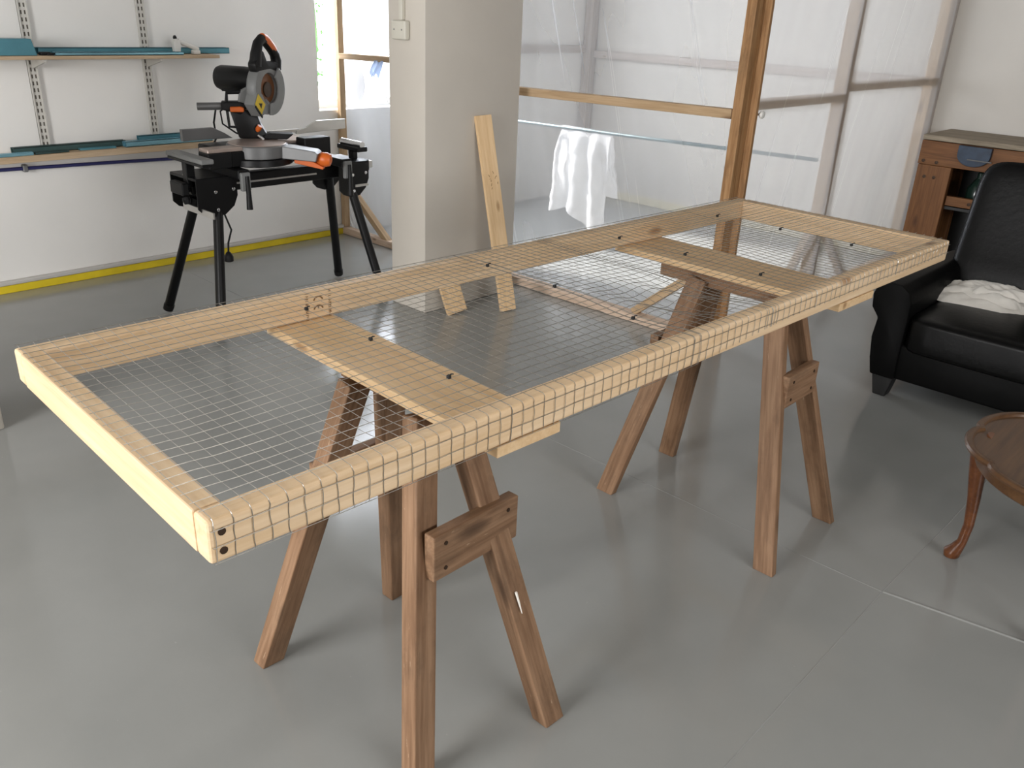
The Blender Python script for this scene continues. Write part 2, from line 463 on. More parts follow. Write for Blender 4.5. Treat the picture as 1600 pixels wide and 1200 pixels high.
# battens and the corner post of the far plastered room
struct(plank('trim_2', (4.95, YN - 0.02, 1.165), (5.86, YN - 0.02, 1.165), 0.055, 0.035, (0, 0, 1), PALE_STUD))
struct(plank('trim_3', (XE - 0.02, 4.68, 1.13), (XE - 0.02, 2.0, 1.13), 0.055, 0.035, (0, 0, 1), PALE_STUD))
struct(plank('trim_4', (XE - 0.045, YN - 0.045, 0.0), (XE - 0.045, YN - 0.045, 2.69), 0.08, 0.08, (0, 1, 0), PALE_STUD))

def column(name, x0, x1, y0, y1):
    b = MB()
    def fn(face):
        return face
    n = 10
    b.span((x0, y0, 0), (x1, y1, ZC), bev=0.008, seg=2)
    return struct(b.build(name, COLUMN_PAINT, smooth=True))
column('wall_column', 2.712, 3.352, 3.11, 3.372)
column('wall_column', 0.05, 0.752, 3.12, 3.52)
cf = thing('ceiling_light', 'white fluorescent strip light on the ceiling above the near end of the frame', 'ceiling light', (0.95, -0.02, 2.7))
MB().span((0.15, -0.09, 2.62), (1.75, 0.05, 2.699), bev=0.01, seg=2).build('housing', WHITE_PLASTIC, cf)
MB().span((0.16, -0.085, 2.595), (0.18, 0.045, 2.62)).build('end_cap', WHITE_PLASTIC, cf)
MB().span((1.72, -0.085, 2.595), (1.74, 0.045, 2.62)).build('end_cap', WHITE_PLASTIC, cf)

# joints of the slab showing through the paint, raised a hair
struct(MB().tube([(2.235, -2.9, -0.001), (2.215, 0.19, -0.001), (2.152, 0.535, -0.001)], 0.0042, 6).build('trim_5', FLOOR))
struct(MB().tube([(2.152, 0.535, -0.0013), (2.148, 0.80, -0.0013), (2.15, 1.4, -0.0013), (2.15, 4.6, -0.0013)], 0.0024, 6).build('trim_6', FLOOR))
struct(MB().tube([(-1.0, 0.53, -0.0013), (1.32, 0.533, -0.0013), (2.15, 0.537, -0.0013), (2.65, 0.528, -0.0013), (5.3, 0.53, -0.0013)], 0.0024, 6).build('trim_7', FLOOR))

# ------------------------------------------------------------------ polythene partitions
def film(name, fn, mat, parent, nu=50, nv=40):
    b = MB(); b.grid(fn, nu, nv)
    o = b.build(name, mat, parent, smooth=True, fixn=False)
    return o
ZT = 2.66
p1 = thing('polythene_partition', 'timber-framed clear polythene partition running from left wall past the column to the brown corner post', 'partition', (3.46, 3.3, 0))
plank('corner_post', (3.465, 1.91, 0.0), (3.465, 1.91, ZT), 0.045, 0.07, (0, 1, 0), POST_WOOD, p1)
plank('corner_post', (3.512, 1.882, 0.0), (3.512, 1.882, ZT), 0.05, 0.022, (0, 1, 0), POST_WOOD, p1)
plank('base_plate', (3.465, 3.36, 0.024), (3.465, 1.95, 0.024), 0.06, 0.044, (1, 0, 0), PALE_PINE, p1)
plank('base_plate', (3.385, 4.715, 0.024), (3.385, 3.46, 0.024), 0.05, 0.044, (1, 0, 0), PALE_PINE, p1)
plank('top_plate', (3.465, 3.4, ZT - 0.02), (3.465, 1.95, ZT - 0.02), 0.06, 0.04, (1, 0, 0), PINE_STUD, p1)
plank('wall_post', (3.385, 4.69, 0.05), (3.385, 4.69, ZT - 0.04), 0.04, 0.04, (1, 0, 0), PINE_STUD, p1)
plank('middle_post', (3.465, 3.34, 0.05), (3.465, 3.34, ZT - 0.04), 0.045, 0.06, (1, 0, 0), PINE_STUD, p1)
plank('middle_post', (3.385, 3.48, 0.05), (3.385, 3.48, ZT - 0.04), 0.04, 0.04, (1, 0, 0), PINE_STUD, p1)
plank('rail', (3.385, 4.67, 1.127), (3.385, 3.50, 1.150), 0.034, 0.05, (0, 0, 1), PINE_STUD, p1)
plank('rail', (3.465, 3.315, 1.045), (3.465, 1.94, 1.064), 0.040, 0.05, (0, 0, 1), PINE_STUD, p1)
plank('brace', (3.385, 4.65, 0.335), (3.385, 4.235, 0.03), 0.04, 0.04, (0, 0, 1), PINE_STUD, p1)
plank('brace', (3.465, 1.98, 0.36), (3.465, 2.35, 0.05), 0.04, 0.04, (0, 0, 1), PINE_STUD, p1)
def film1(u, v):
    y = 3.36 - u * (3.36 - 1.90); z = 0.01 + v * (ZT - 0.01)
    q = V((y * 1.6, z * 0.9, 3.1))
    amp = 0.018 * math.sin(PI * min(1, max(0, u))) 
    cre = noise.noise(V(((y - 0.3 * z) * 7.0, z * 0.7, 9.0)))
    return V((3.503 + abs(noise.noise(q)) * amp + 0.002 * cre, y, z))
film('film', film1, POLY_CLEAR, p1, 80, 50)
def film0(u, v):
    y = 4.715 - u * (4.715 - 3.46); z = 0.01 + v * (ZT - 0.01)
    return V((3.409 + abs(noise.noise(V((y * 1.6, z * 0.9, 5.1)))) * 0.012 * math.sin(PI * u), y, z))
film('film', film0, POLY_CLEAR, p1, 50, 50)

p2 = thing('polythene_partition', 'hazy polythene partition with pinkish studs between the brown corner post and the bench', 'partition', (4.7, 1.93, 0))
plank('stud', (4.53, 1.94, 0.05), (4.53, 1.94, ZT - 0.04), 0.07, 0.06, (1, 0, 0), PINE_STUD, p2)
plank('end_stud', (5.86, 1.955, 0.05), (5.86, 1.955, ZT - 0.04), 0.07, 0.06, (1, 0, 0), PINE_STUD, p2)
plank('base_plate', (3.56, 1.94, 0.024), (5.88, 1.94, 0.024), 0.06, 0.044, (0, 1, 0), PINE_STUD, p2)
plank('top_plate', (3.56, 1.94, ZT - 0.02), (5.88, 1.94, ZT - 0.02), 0.06, 0.04, (0, 1, 0), PINE_STUD, p2)
plank('rail', (3.53, 1.94, 1.095), (4.50, 1.94, 1.095), 0.042, 0.05, (0, 0, 1), PINE_STUD, p2)
plank('rail', (4.56, 1.94, 1.142), (5.83, 1.94, 1.142), 0.042, 0.05, (0, 0, 1), PINE_STUD, p2)
plank('brace', (4.50, 1.94, 0.44), (4.17, 1.94, 0.05), 0.035, 0.04, (1, 0, 0), PINE_STUD, p2)
plank('brace', (4.57, 1.94, 0.44), (5.02, 1.94, 0.05), 0.035, 0.04, (1, 0, 0), PINE_STUD, p2)
def film2(u, v):
    x = 3.53 + u * (5.89 - 3.53); z = 0.01 + v * (ZT - 0.01)
    q = V((x * 1.6, z * 0.9, 8.1))
    cre = noise.noise(V(((x - 0.35 * z) * 8.0, z * 0.7, 4.0)))
    return V((x, 1.900 - abs(noise.noise(q)) * 0.02 * math.sin(PI * u) - 0.002 * cre, z))
film('film', film2, POLY_HAZY, p2, 100, 50)
kn = MB().lathe([(0.004, -0.03), (0.005, -0.008), (0.014, -0.006), (0.017, 0.0), (0.014, 0.009), (0.004, 0.012)], (3.552, 1.855, 1.065), (0, -1, 0), 14)
tag(kn.build('hook_knob', WHITE_PLASTIC, smooth=True), 'small white round knob on the right side of the brown corner post', 'knob')

# ------------------------------------------------------------------ wooden frame with wire mesh
AZ = math.radians(-2.213)
U = V((math.cos(AZ), math.sin(AZ), 0)); W_ = V((-math.sin(AZ), math.cos(AZ), 0)); Z = V((0, 0, 1))
F0 = V((0.3974, 0.8617, 0.85))
FL, FW, FT, RT = 2.4, 0.744, 0.064, 0.039
def fp(u, v, z=0.0): return F0 + U * u + W_ * v + Z * z
fr = thing('mesh_frame', 'long pine frame covered with wire mesh, lying across the two trestles', 'frame', fp(FL / 2, FW / 2, -FT))
plank('front_rail', fp(0, RT / 2, -FT / 2), fp(FL, RT / 2, -FT / 2), FT, RT, Z, PINE, fr, 0.006, seg=3)
plank('back_rail', fp(0, FW - RT / 2, -FT / 2), fp(FL, FW - RT / 2, -FT / 2), FT, RT, Z, PINE, fr, 0.006, seg=3)
plank('end_rail', fp(RT / 2, RT, -FT / 2), fp(RT / 2, FW - RT, -FT / 2), FT, RT, Z, PINE, fr, 0.003)
plank('end_rail', fp(FL - RT / 2, RT, -FT / 2), fp(FL - RT / 2, FW - RT, -FT / 2), FT, RT, Z, PINE, fr, 0.003)
BT = 0.021
plank('cross_board', fp(0.571, 0.0, -FT - BT / 2 - 0.0005), fp(0.571, FW - 0.002, -FT - BT / 2 - 0.0005), 0.152, BT, U, PINE_BOARD, fr, 0.0015)
plank('cross_board', fp(1.80, 0.0, -FT - BT / 2 - 0.0005), fp(1.80, FW - 0.002, -FT - BT / 2 - 0.0005), 0.198, BT, U, PINE_BOARD, fr, 0.0015)
# screws in the near front end
for dz in (-0.019, -0.047):
    s = MB().lathe([(0.0052, 0.0), (0.0055, 0.0012), (0.003, 0.0016)], fp(0.0185, 0.0, dz), -W_, 12)
    s.build('screw', SCREW, fr)
# mesh
def zsurf(u, v):
    s = noise.noise(V((u * 3.0, v * 5.0, 1.0))) * 0.006
    inside = 1.0
    for e0, e1, q in ((0.0, RT, v), (0.0, RT, FW - v), (0.0, RT, u), (0.0, RT, FL - u)):
        inside *= min(1.0, max(0.0, (q - e1) / 0.05))
    dip = -0.012 * math.exp(-(((u - 1.22) / 0.16) ** 2 + ((v - 0.19) / 0.12) ** 2)) * (1 + 0.7 * math.sin(u * 42 + v * 12))
    hump = 0.010 * math.exp(-(((u - 1.05) / 0.2) ** 2 + ((v - 0.45) / 0.2) ** 2)) + 0.008 * math.exp(-(((u - 1.75) / 0.2) ** 2 + ((v - 0.4) / 0.25) ** 2))
    return 0.0022 + inside * (s + dip + hump - 0.003)
def drop(u):
    return 0.0635 if u < 1.05 else 0.0635 + (0.041 - 0.0635) * min(1, (u - 1.05) / 0.35)
RB = 0.006
def face_point(u, d):
    bul = 0.0014 + 0.0016 * (0.5 + 0.5 * math.sin(u * 90 + 3 * noise.noise(V((u * 6, 0, 0))))) * math.sin(PI * min(1, d / 0.06))
    jit = 0.0022 * noise.noise(V((u * 40, d * 60, 2.0)))
    return fp(u + jit, -bul, -d)
def wire(mb, pts, r=0.00062):
    mb.tube(pts, r, 4, caps=False)
mesh_b = MB()
PITCH = 0.02575
cu = 0.0085
us = []
while cu < FL - 0.004: us.append(cu); cu += PITCH
us += [0.523, 1.041, 1.552, 1.06, 1.33, 1.345, 1.36, 2.02]
for u in us:
    pts = []
    n = 30
    for k in range(n + 1):
        v = FW + 0.004 - (FW + 0.004 - RB) * k / n
        ju = 0.0012 * noise.noise(V((u * 31, v * 9, 5.0)))
        pts.append(fp(u + ju, v, zsurf(u, max(v, 0.0))))
    for k in range(1, 4):
        a = PI / 2 * k / 4
        pts.append(fp(u, RB - (RB + 0.0015) * math.sin(a), 0.0022 - (RB + 0.0022) * (1 - math.cos(a))))
    D = drop(u) + 0.002 * noise.noise(V((u * 50, 1, 1)))
    d = 0.006
    while d < D:
        pts.append(face_point(u, d)); d += 0.0075
    pts.append(face_point(u, D))
    wire(mesh_b, pts)
vs_ = []
cv = FW + 0.002
while cv > 0.006: vs_.append(cv); cv -= PITCH
for v in vs_:
    pts = [fp(0.003 + (FL - 0.006) * k / 150, v + 0.0012 * noise.noise(V((k * 0.25, v * 30, 7.0))), 0.0011 + zsurf(0.003 + (FL - 0.006) * k / 150, v)) for k in range(151)]
    wire(mesh_b, pts)
for d, u1 in ((0.0125, FL - 0.004), (0.0375, FL - 0.004), (0.0625, 1.06)):
    n = int(u1 * 60)
    pts = []
    for k in range(n + 1):
        u = 0.004 + (u1 - 0.004) * k / n
        dd = d * (1 - 0.06 * max(0, min(1, (u - 1) / 1.4))) + 0.0012 * noise.noise(V((u * 9, d * 100, 0)))
        pts.append(face_point(u, dd) - W_ * 0.0012)
    wire(mesh_b, pts)
mo = mesh_b.build('wire_mesh', WIRE, fr, fixn=False)
mo['kind'] = 'stuff'
# black cable ties
for i, u in enumerate((0.521, 1.036, 1.553, 2.058)):
    for v in (0.614, 0.386, 0.155):
        c = fp(u, v, zsurf(u, v) + 0.003)
        b = MB().box(c, (0.007, 0.0075, 0.007), rz=AZ + 0.3 * random.uniform(-1, 1), bev=0.0012)
        b.tube([c + V((0, 0, 0.002)), c + V((0.002, -0.004, 0.006)), c + V((0.003, -0.008, 0.007))], 0.0014, 6)
        b.build('cable_tie', RUBBER, fr)
# certification stamp printed on the inner face of the back rail
stamp = MB()
def sface(du, dz): return fp(0.606 + du * 1.35, FW - RT - 0.0004, -0.029 + dz * 1.15)
def arc(mb, cx, cz, r, a0, a1, wd, n=14):
    pts = []
    for k in range(n + 1):
        a = math.radians(a0 + (a1 - a0) * k / n)
        pts.append((cx + r * math.cos(a), cz + r * math.sin(a)))
    for (x0, z0), (x1, z1) in zip(pts[:-1], pts[1:]):
        stroke(mb, x0, z0, x1, z1, wd)
def stroke(mb, x0, z0, x1, z1, wd):
    d = V((x1 - x0, z1 - z0)); L = d.length
    if L < 1e-6: return
    nx, nz = -d.y / L * wd / 2, d.x / L * wd / 2
    q = [sface(x0 + nx, z0 + nz), sface(x1 + nx, z1 + nz), sface(x1 - nx, z1 - nz), sface(x0 - nx, z0 - nz)]
    mb.add(q, [[0, 1, 2, 3]])
# letters C and E turned a quarter turn, reading down the board
arc(stamp, 0.0, 0.006, 0.0085, 10, 170, 0.0028)
arc(stamp, 0.0, -0.012, 0.0085, 10, 170, 0.0028)
stroke(stamp, 0.0, -0.0035, 0.0, -0.010, 0.0026)
stamp.build('stamp', STAMP_INK, fr, fixn=False)
st2 = MB()
rr = random.Random(3)
for cx in (-0.0215, 0.022):
    z = 0.024
    while z > -0.030:
        if rr.random() > 0.2:
            stroke(st2, cx - 0.003, z, cx + 0.003, z - rr.uniform(-0.001, 0.001), 0.0012)
            if rr.random() > 0.4: stroke(st2, cx + rr.uniform(-0.003, 0.002), z, cx + rr.uniform(-0.002, 0.003), z - 0.0026, 0.0012)
        z -= rr.choice((0.0024, 0.0028, 0.005))
st2.build('stamp', STAMP_INK, fr, fixn=False)['kind'] = 'stuff'

# ------------------------------------------------------------------ trestles
def trestle(label, tops, feet, lx, ly, beam, gus, gz, gh):
    cx = sum(p[0] for p in feet) / 4; cy = sum(p[1] for p in feet) / 4
    t = thing('trestle', label, 'trestle', (cx, cy, 0), 'wooden trestles under the frame')
    for (tx, ty, tz), (fx, fy) in zip(tops, feet):
        a = V((tx, ty, tz)); b = V((fx, fy, 0.0))
        x = (b - a).normalized()
        bm = bmesh.new(); bmesh.ops.create_cube(bm, size=1.0)
        y = V((0, 1, 0)); y = (y - x * y.dot(x)).normalized(); z = x.cross(y)
        L = (b - a).length
        bmesh.ops.scale(bm, vec=(L, ly, lx), verts=bm.verts)
        bmesh.ops.bevel(bm, geom=bm.edges[:], offset=0.003, segments=2, profile=0.5, affect='EDGES')
        R = Matrix((x, y, z)).transposed()
        mid = (a + b) / 2
        # cut the foot level with the floor
        zmin = min((R @ v.co + mid).z for v in bm.verts)
        for v in bm.verts:
            if v.co.x > 0:
                p = R @ v.co + mid
                k = -p.z / x.z if p.z < 0.02 else 0
                if abs(k) < 0.06: v.co.x += k * 0.999
        me = bpy.data.meshes.new('leg'); bm.to_mesh(me); bm.free(); me.materials.append(OLD_WOOD)
        o = bpy.data.objects.new('leg', me); COL.objects.link(o); o.rotation_euler = R.to_euler()
        put(o, mid + V((0, 0, 0.001)), t)
    plank('beam', beam[0], beam[1], beam[2], beam[3], (1, 0, 0), OLD_WOOD, t, 0.003)
    for (x0, x1, y) in gus:
        g = plank('gusset', (x0, y, gz), (x1, y, gz), gh, 0.028, (0, 0, 1), OLD_WOOD, t, 0.003)
        for sx in (x0 + 0.03, x1 - 0.03):
            for dz in (-gh * 0.28, gh * 0.28):
                yy = y - 0.0145 if y < cy else y + 0.0145
                MB().lathe([(0.0045, -0.001), (0.0045, 0.0012), (0.002, 0.0016)], (sx, yy, gz + dz), (0, -1 if y < cy else 1, 0), 10).build('screw', SCREW, t)
    return t
ta = trestle('nearer trestle of weathered brown timber, under the left half of the frame',
        [(0.935, 1.085, 0.742), (1.02, 1.085, 0.742), (0.935, 1.285, 0.742), (1.02, 1.285, 0.742)],
        [(0.815, 0.955), (1.135, 0.885), (0.79, 1.468), (1.168, 1.46)], 0.055, 0.042,
        ((0.985, 1.03, 0.7425), (0.985, 1.37, 0.7425), 0.05, 0.043),
        [(0.885, 1.115, 1.003), (0.88, 1.10, 1.372)], 0.487, 0.10)
def drip(root, pts, wd):
    b = MB(); b.tube([V(p) for p in pts], wd, 6); b.build('paint_drip', CLOTH, root)
drip(ta, [(1.076, 0.948, 0.338), (1.080, 0.941, 0.312), (1.083, 0.934, 0.288)], [0.003, 0.0022, 0.001])
tb = trestle('farther trestle of weathered brown timber, under the right half of the frame',
        [(2.15, 0.99, 0.742), (2.235, 0.99, 0.742), (2.14, 1.235, 0.742), (2.225, 1.235, 0.742)],
        [(1.995, 0.815), (2.388, 0.82), (2.012, 1.40), (2.385, 1.41)], 0.028, 0.060,
        ((2.182, 0.965, 0.7425), (2.178, 1.375, 0.7425), 0.07, 0.043),
        [(2.10, 2.285, 0.905), (2.09, 2.28, 1.335)], 0.50, 0.095)

# ------------------------------------------------------------------ leaning offcut boards at the column
b1 = plank('pine_board', (3.072, 2.868, 0.004), (3.072, 3.094, 0.955), 0.088, 0.02, (0.95, -0.3, 0), PINE_BOARD, None, 0.0015)
tag(b1, 'tall pine board leaning against the front of the white column', 'board')
sm = MB()
M1 = b1.matrix_basis.copy()
rr = random.Random(5)
for k in range(9):
    a = rr.uniform(0.13, 0.21); c = rr.uniform(-0.02, 0.03)
    L1, L2 = rr.uniform(0.006, 0.014), rr.uniform(-0.006, 0.006)
    q = [V((a, c, 0.0)), V((a + L1, c + L2, 0.0)), V((a + L1, c + L2 + 0.003, 0.0)), V((a, c + 0.003, 0.0))]
    sm.add([v for v in q], [[0, 1, 2, 3]])
me = bpy.data.meshes.new('stamp'); 
zs = -1 if (b1.rotation_euler.to_matrix() @ V((0, 0, 1))).y > 0 else 1
me.from_pydata([(v.x, v.y, zs * 0.0104) for v in sm.v], [], sm.f); me.materials.append(STAMP_INK)
so = bpy.data.objects.new('stamp', me); COL.objects.link(so); so.parent = b1
b2 = plank('pine_offcut', (2.842, 3.008, 0.005), (2.822, 3.092, 0.225), 0.113, 0.02, (0.97, -0.24, 0), PINE_BOARD, None, 0.0015)
tag(b2, 'short pine offcut propped at the foot of the white column', 'board')

# ------------------------------------------------------------------ switch box on the column
sw = thing('switch_box', 'cream electrical box with conduit on the left face of the column', 'electrical box', (2.712, 3.262, 1.33))
MB().span((2.68, 3.212, 1.29), (2.7115, 3.312, 1.372), bev=0.008, seg=3).build('box', SOCKET, sw, smooth=True)
MB().span((2.69, 3.245, 1.373), (2.7115, 3.268, ZC - 0.01), bev=0.004, seg=2).build('conduit', SOCKET, sw)
for dy in (-0.027, 0.027):
    MB().lathe([(0.004, 0), (0.004, 0.001), (0.002, 0.0015)], (2.6805, 3.262 + dy, 1.333), (-1, 0, 0), 10).build('screw', GREY_METAL, sw)

# ------------------------------------------------------------------ left wall shelving
def upright(x, label):
    u = thing('shelf_upright', label, 'upright', (x, YN - 0.006, 0.66), 'twin slot uprights on the left wall')
    b = MB(); b.span((x - 0.022, YN - 0.010, 0.66), (x + 0.022, YN - 0.002, 2.1), bev=0.001)
    b.span((x - 0.022, YN - 0.016, 0.66), (x - 0.017, YN - 0.002, 2.1)); b.span((x + 0.017, YN - 0.016, 0.66), (x + 0.022, YN - 0.002, 2.1))
    b.build('channel', UPRIGHT, u)
    s = MB(); z = 0.68
    while z < 2.08:
        for dx in (-0.0085, 0.0085): s.span((x + dx - 0.003, YN - 0.0112, z), (x + dx + 0.003, YN - 0.0098, z + 0.018))
        z += 0.032
    so = s.build('slots', SLOT, u); so['kind'] = 'stuff'
    return u
upright(1.587, 'white twin-slot shelf upright on left wall, the one nearer the photo edge')
upright(2.157, 'white twin-slot shelf upright on left wall, the one nearer the saw')
def bracket(x, label):
    t = MB(); t.prism([(0, 0), (-0.17, 0), (-0.17, -0.012), (-0.03, -0.045), (0, -0.05)], (x, YN - 0.017, 1.129), (0, 1, 0), (0, 0, 1), (1, 0, 0), -0.006, 0.006)
    tag(t.build('shelf_bracket', UPRIGHT), label, 'bracket', 'brackets under the upper shelf')
bracket(1.587, 'white shelf bracket under the upper shelf, left one')
bracket(2.157, 'white shelf bracket under the upper shelf, right one')
tag(plank('shelf', (0.2, 4.605, 1.138), (2.475, 4.605, 1.138), 0.18, 0.016, (0, 1, 0), SHELF_WOOD, None, 0.002), 'upper wooden wall shelf carrying teal metal bars', 'shelf')
tag(plank('shelf', (0.2, 4.655, 0.672), (2.45, 4.655, 0.672), 0.125, 0.03, (0, 1, 0), SHELF_WOOD, None, 0.002), 'lower thick wooden wall shelf behind the saw', 'shelf')
ZU, ZL = 1.1465, 0.6875
def cbar(name, x0, x1, y, z, wd, h, mat, label, rz=0.0, flange=True):
    b = MB(); t = 0.003
    b.span((x0, y - wd / 2, z), (x1, y + wd / 2, z + t))
    b.span((x0, y - wd / 2, z), (x1, y - wd / 2 + t, z + h)); b.span((x0, y + wd / 2 - t, z), (x1, y + wd / 2, z + h))
    if flange: b.span((x0, y - wd / 2, z + h - t), (x1, y - wd / 2 + wd * 0.3, z + h)); b.span((x0, y + wd / 2 - wd * 0.3, z + h - t), (x1, y + wd / 2, z + h))
    for k in range(3):
        xx = x1 - 0.03 - 0.05 * k
        b.span((xx, y - wd / 2 - 0.0006, z + h * 0.4), (xx + 0.008, y - wd / 2, z + h * 0.6))
    o = b.build(name, mat); o.rotation_euler[2] = rz
    return tag(o, label, 'bar', 'metal bars on the wall shelves')
tbx = MB()
tbx.prism([(0.3, 0), (1.565, 0), (1.548, 0.072), (0.3, 0.072)], (0, 4.55, ZU), (1, 0, 0), (0, 0, 1), (0, 1, 0), 0, 0.1, bev=0.002)
tag(tbx.build('metal_trunking', TEAL), 'deep teal metal trunking with slanted end on the upper shelf, at photo edge', 'trunking')
cbar('metal_bar', 1.60, 2.598, 4.655, ZU, 0.05, 0.030, TEAL, 'long teal metal bar lying at the back of the upper shelf')
cbar('metal_bar', 1.64, 2.28, 4.555, ZU, 0.045, 0.016, BLUE_STEEL, 'shiny pale blue metal bar at the front of the upper shelf')
bk = MB().span((1.585, 4.56, ZU), (1.63, 4.6, ZU + 0.014), bev=0.003); bk.span((1.61, 4.55, ZU), (1.66, 4.575, ZU + 0.01), bev=0.002)
tag(bk.build('steel_clip', BLACK_PLASTIC), 'small dark clip beside the trunking on the upper shelf', 'clip')
gun = thing('sealant_gun', 'white plastic hand tool with sloping handle on the upper shelf', 'hand tool', (2.32, 4.575, ZU))
MB().prism([(2.250, 0.0), (2.278, 0.0), (2.285, 0.05), (2.275, 0.075), (2.255, 0.078), (2.244, 0.06)], (0, 4.575, ZU), (1, 0, 0), (0, 0, 1), (0, 1, 0), -0.016, 0.016, bev=0.004).build('grip', WHITE_PLASTIC, gun, smooth=True)
MB().tube([(2.275, 4.575, ZU + 0.066), (2.32, 4.575, ZU + 0.05), (2.385, 4.575, ZU + 0.024)], [0.013, 0.012, 0.011], 12).build('barrel', WHITE_PLASTIC, gun, smooth=True)
MB().span((2.350, 4.560, ZU), (2.392, 4.592, ZU + 0.022), bev=0.006, seg=2).build('foot', WHITE_PLASTIC, gun, smooth=True)
MB().lathe([(0.009, 0), (0.010, 0.008), (0.006, 0.016)], (2.262, 4.575, ZU + 0.077), (-0.2, -0.2, 1), 12).build('cap', BLACK_PLASTIC, gun)
cbar('metal_bar', 0.9, 1.49, 4.625, ZL, 0.03, 0.014, BLUE_STEEL, 'pale blue metal bar on lower shelf, at the photo edge')
cbar('metal_bar', 1.42, 1.97, 4.685, ZL, 0.04, 0.030, TEAL_DARK, 'dark green metal bar at the back of the lower shelf')
cbar('metal_bar', 1.50, 1.66, 4.63, ZL, 0.03, 0.010, TEAL_DARK, 'short flat dark metal strip on the lower shelf', 0.03)
cbar('metal_bar', 1.95, 2.44, 4.64, ZL, 0.045, 0.028, BLUE_STEEL, 'blue metal bar on the lower shelf, ending behind the saw')
cbar('metal_bar', 1.72, 1.90, 4.64, ZL, 0.025, 0.010, TEAL, 'short teal offcut on the lower shelf between longer bars', -0.05)
cbar('metal_bar', 2.05, 2.45, 4.695, ZL, 0.025, 0.044, TEAL, 'teal metal bar against the wall on the lower shelf behind the blue bar')
hs = thing('air_hose', 'navy blue hose running along the wall under the lower shelf', 'hose', (1.5, 4.70, 0.61))
MB().tube([(0.2, 4.70, 0.630), (1.2, 4.70, 0.617), (1.46, 4.70, 0.612), (1.9, 4.70, 0.603), (2.6, 4.70, 0.583), (3.2, 4.70, 0.57)], 0.009, 10).build('hose', HOSE, hs, smooth=True)
MB().span((1.455, 4.685, 0.595), (1.478, 4.715, 0.632), bev=0.004).build('pipe_clip', GREY_METAL, hs)

# ------------------------------------------------------------------ saw stand
ss = thing('saw_stand', 'black folding metal stand carrying the mitre saw', 'saw stand', (2.25, 3.65, 0))
def leg(top, foot):
    l = MB().tube([top, foot], 0.0225, 14).build('leg', BLACK, ss, smooth=True)
    d = (V(top) - V(foot)).normalized()
    MB().tube([V(foot) + d * 0.03, V(foot) + V((0, 0, 0.002))], [0.026, 0.024], 14).build('foot_cap', RUBBER, l, smooth=True)
leg((1.872, 3.75, 0.58), (1.752, 3.925, 0.015)); leg((1.875, 3.56, 0.58), (1.748, 3.40, 0.015))
leg((2.61, 3.75, 0.60), (2.752, 3.90, 0.015)); leg((2.60, 3.56, 0.60), (2.70, 3.425, 0.015))
MB().span((1.78, 3.60, 0.625), (2.70, 3.655, 0.70), bev=0.008, seg=2).build('beam', BLACK, ss)
MB().span((1.99, 3.594, 0.655), (2.43, 3.5995, 0.663)).build('beam_stripe', ALU, ss)
def brk(x0, x1, name='leg_bracket'):
    c = (x0 + x1) / 2
    for y in (3.535, 3.765):
        out = [(x0, 0.70), (x0, 0.575), (x0 + 0.025, 0.55), (c - 0.02, 0.535), (c + 0.03, 0.54), (x1 - 0.02, 0.575), (x1, 0.62), (x1, 0.68), (x1 - 0.02, 0.70)]
        o = MB().prism(out, (0, y, 0), (1, 0, 0), (0, 0, 1), (0, 1, 0), -0.004, 0.004, bev=0.001).build('bracket_plate', BLACK, ss)
        if y < 3.6:
            for bx, bz in ((c - 0.01, 0.645), (x1 - 0.02, 0.65), (c - 0.005, 0.565)):
                MB().lathe([(0.008, 0), (0.008, 0.003), (0.004, 0.005)], (bx, y - 0.004, bz), (0, -1, 0), 10).build('bolt', CHROME, o)
    MB().span((x0, 3.532, 0.695), (x1, 3.768, 0.708), bev=0.002).build('bracket_top', BLACK, ss)
brk(1.768, 1.962); brk(2.52, 2.70)
MB().span((1.782, 3.43, 0.55), (1.789, 3.70, 0.578)).build('name_plate', ALU, ss)
MB().span((2.61, 3.522, 0.585), (2.69, 3.5265, 0.597)).build('name_plate', ALU, ss)
# saw clamps across the beam, with release levers
for x in (1.95, 2.50):
    MB().span((x - 0.028, 3.44, 0.705), (x + 0.028, 3.80, 0.745), bev=0.004).build('saw_clamp', BLACK, ss)
    MB().span((x - 0.022, 3.425, 0.655), (x + 0.022, 3.445, 0.735), bev=0.003).build('clamp_face', GREY_PAINT, ss)
    MB().tube([(x + 0.004, 3.425, 0.72), (x + 0.004, 3.42, 0.64), (x + 0.002, 3.418, 0.575)], [0.009, 0.011, 0.014], 12).build('release_lever', BLACK, ss, smooth=True)
# left extension: bar, post and long work support
MB().span((1.75, 3.61, 0.64), (1.80, 3.65, 0.675), bev=0.004).build('extension_bar', BLACK, ss)
MB().span((1.73, 3.585, 0.63), (1.762, 3.70, 0.685), bev=0.005).build('end_block', BLACK_PLASTIC, ss)
MB().lathe([(0.016, 0), (0.018, 0.012), (0.012, 0.03)], (1.75, 3.60, 0.622), (0, -0.3, -1), 12).build('locking_knob', BLACK_PLASTIC, ss)
MB().span((1.765, 3.60, 0.66), (1.805, 3.64, 0.79), bev=0.003).build('support_post', BLACK, ss)
MB().span((1.745, 3.42, 0.786), (1.805, 3.74, 0.806), bev=0.004).build('work_support', GREY_PAINT, ss)
MB().span((1.75, 3.425, 0.772), (1.80, 3.735, 0.786), bev=0.003).build('support_base', BLACK, ss)
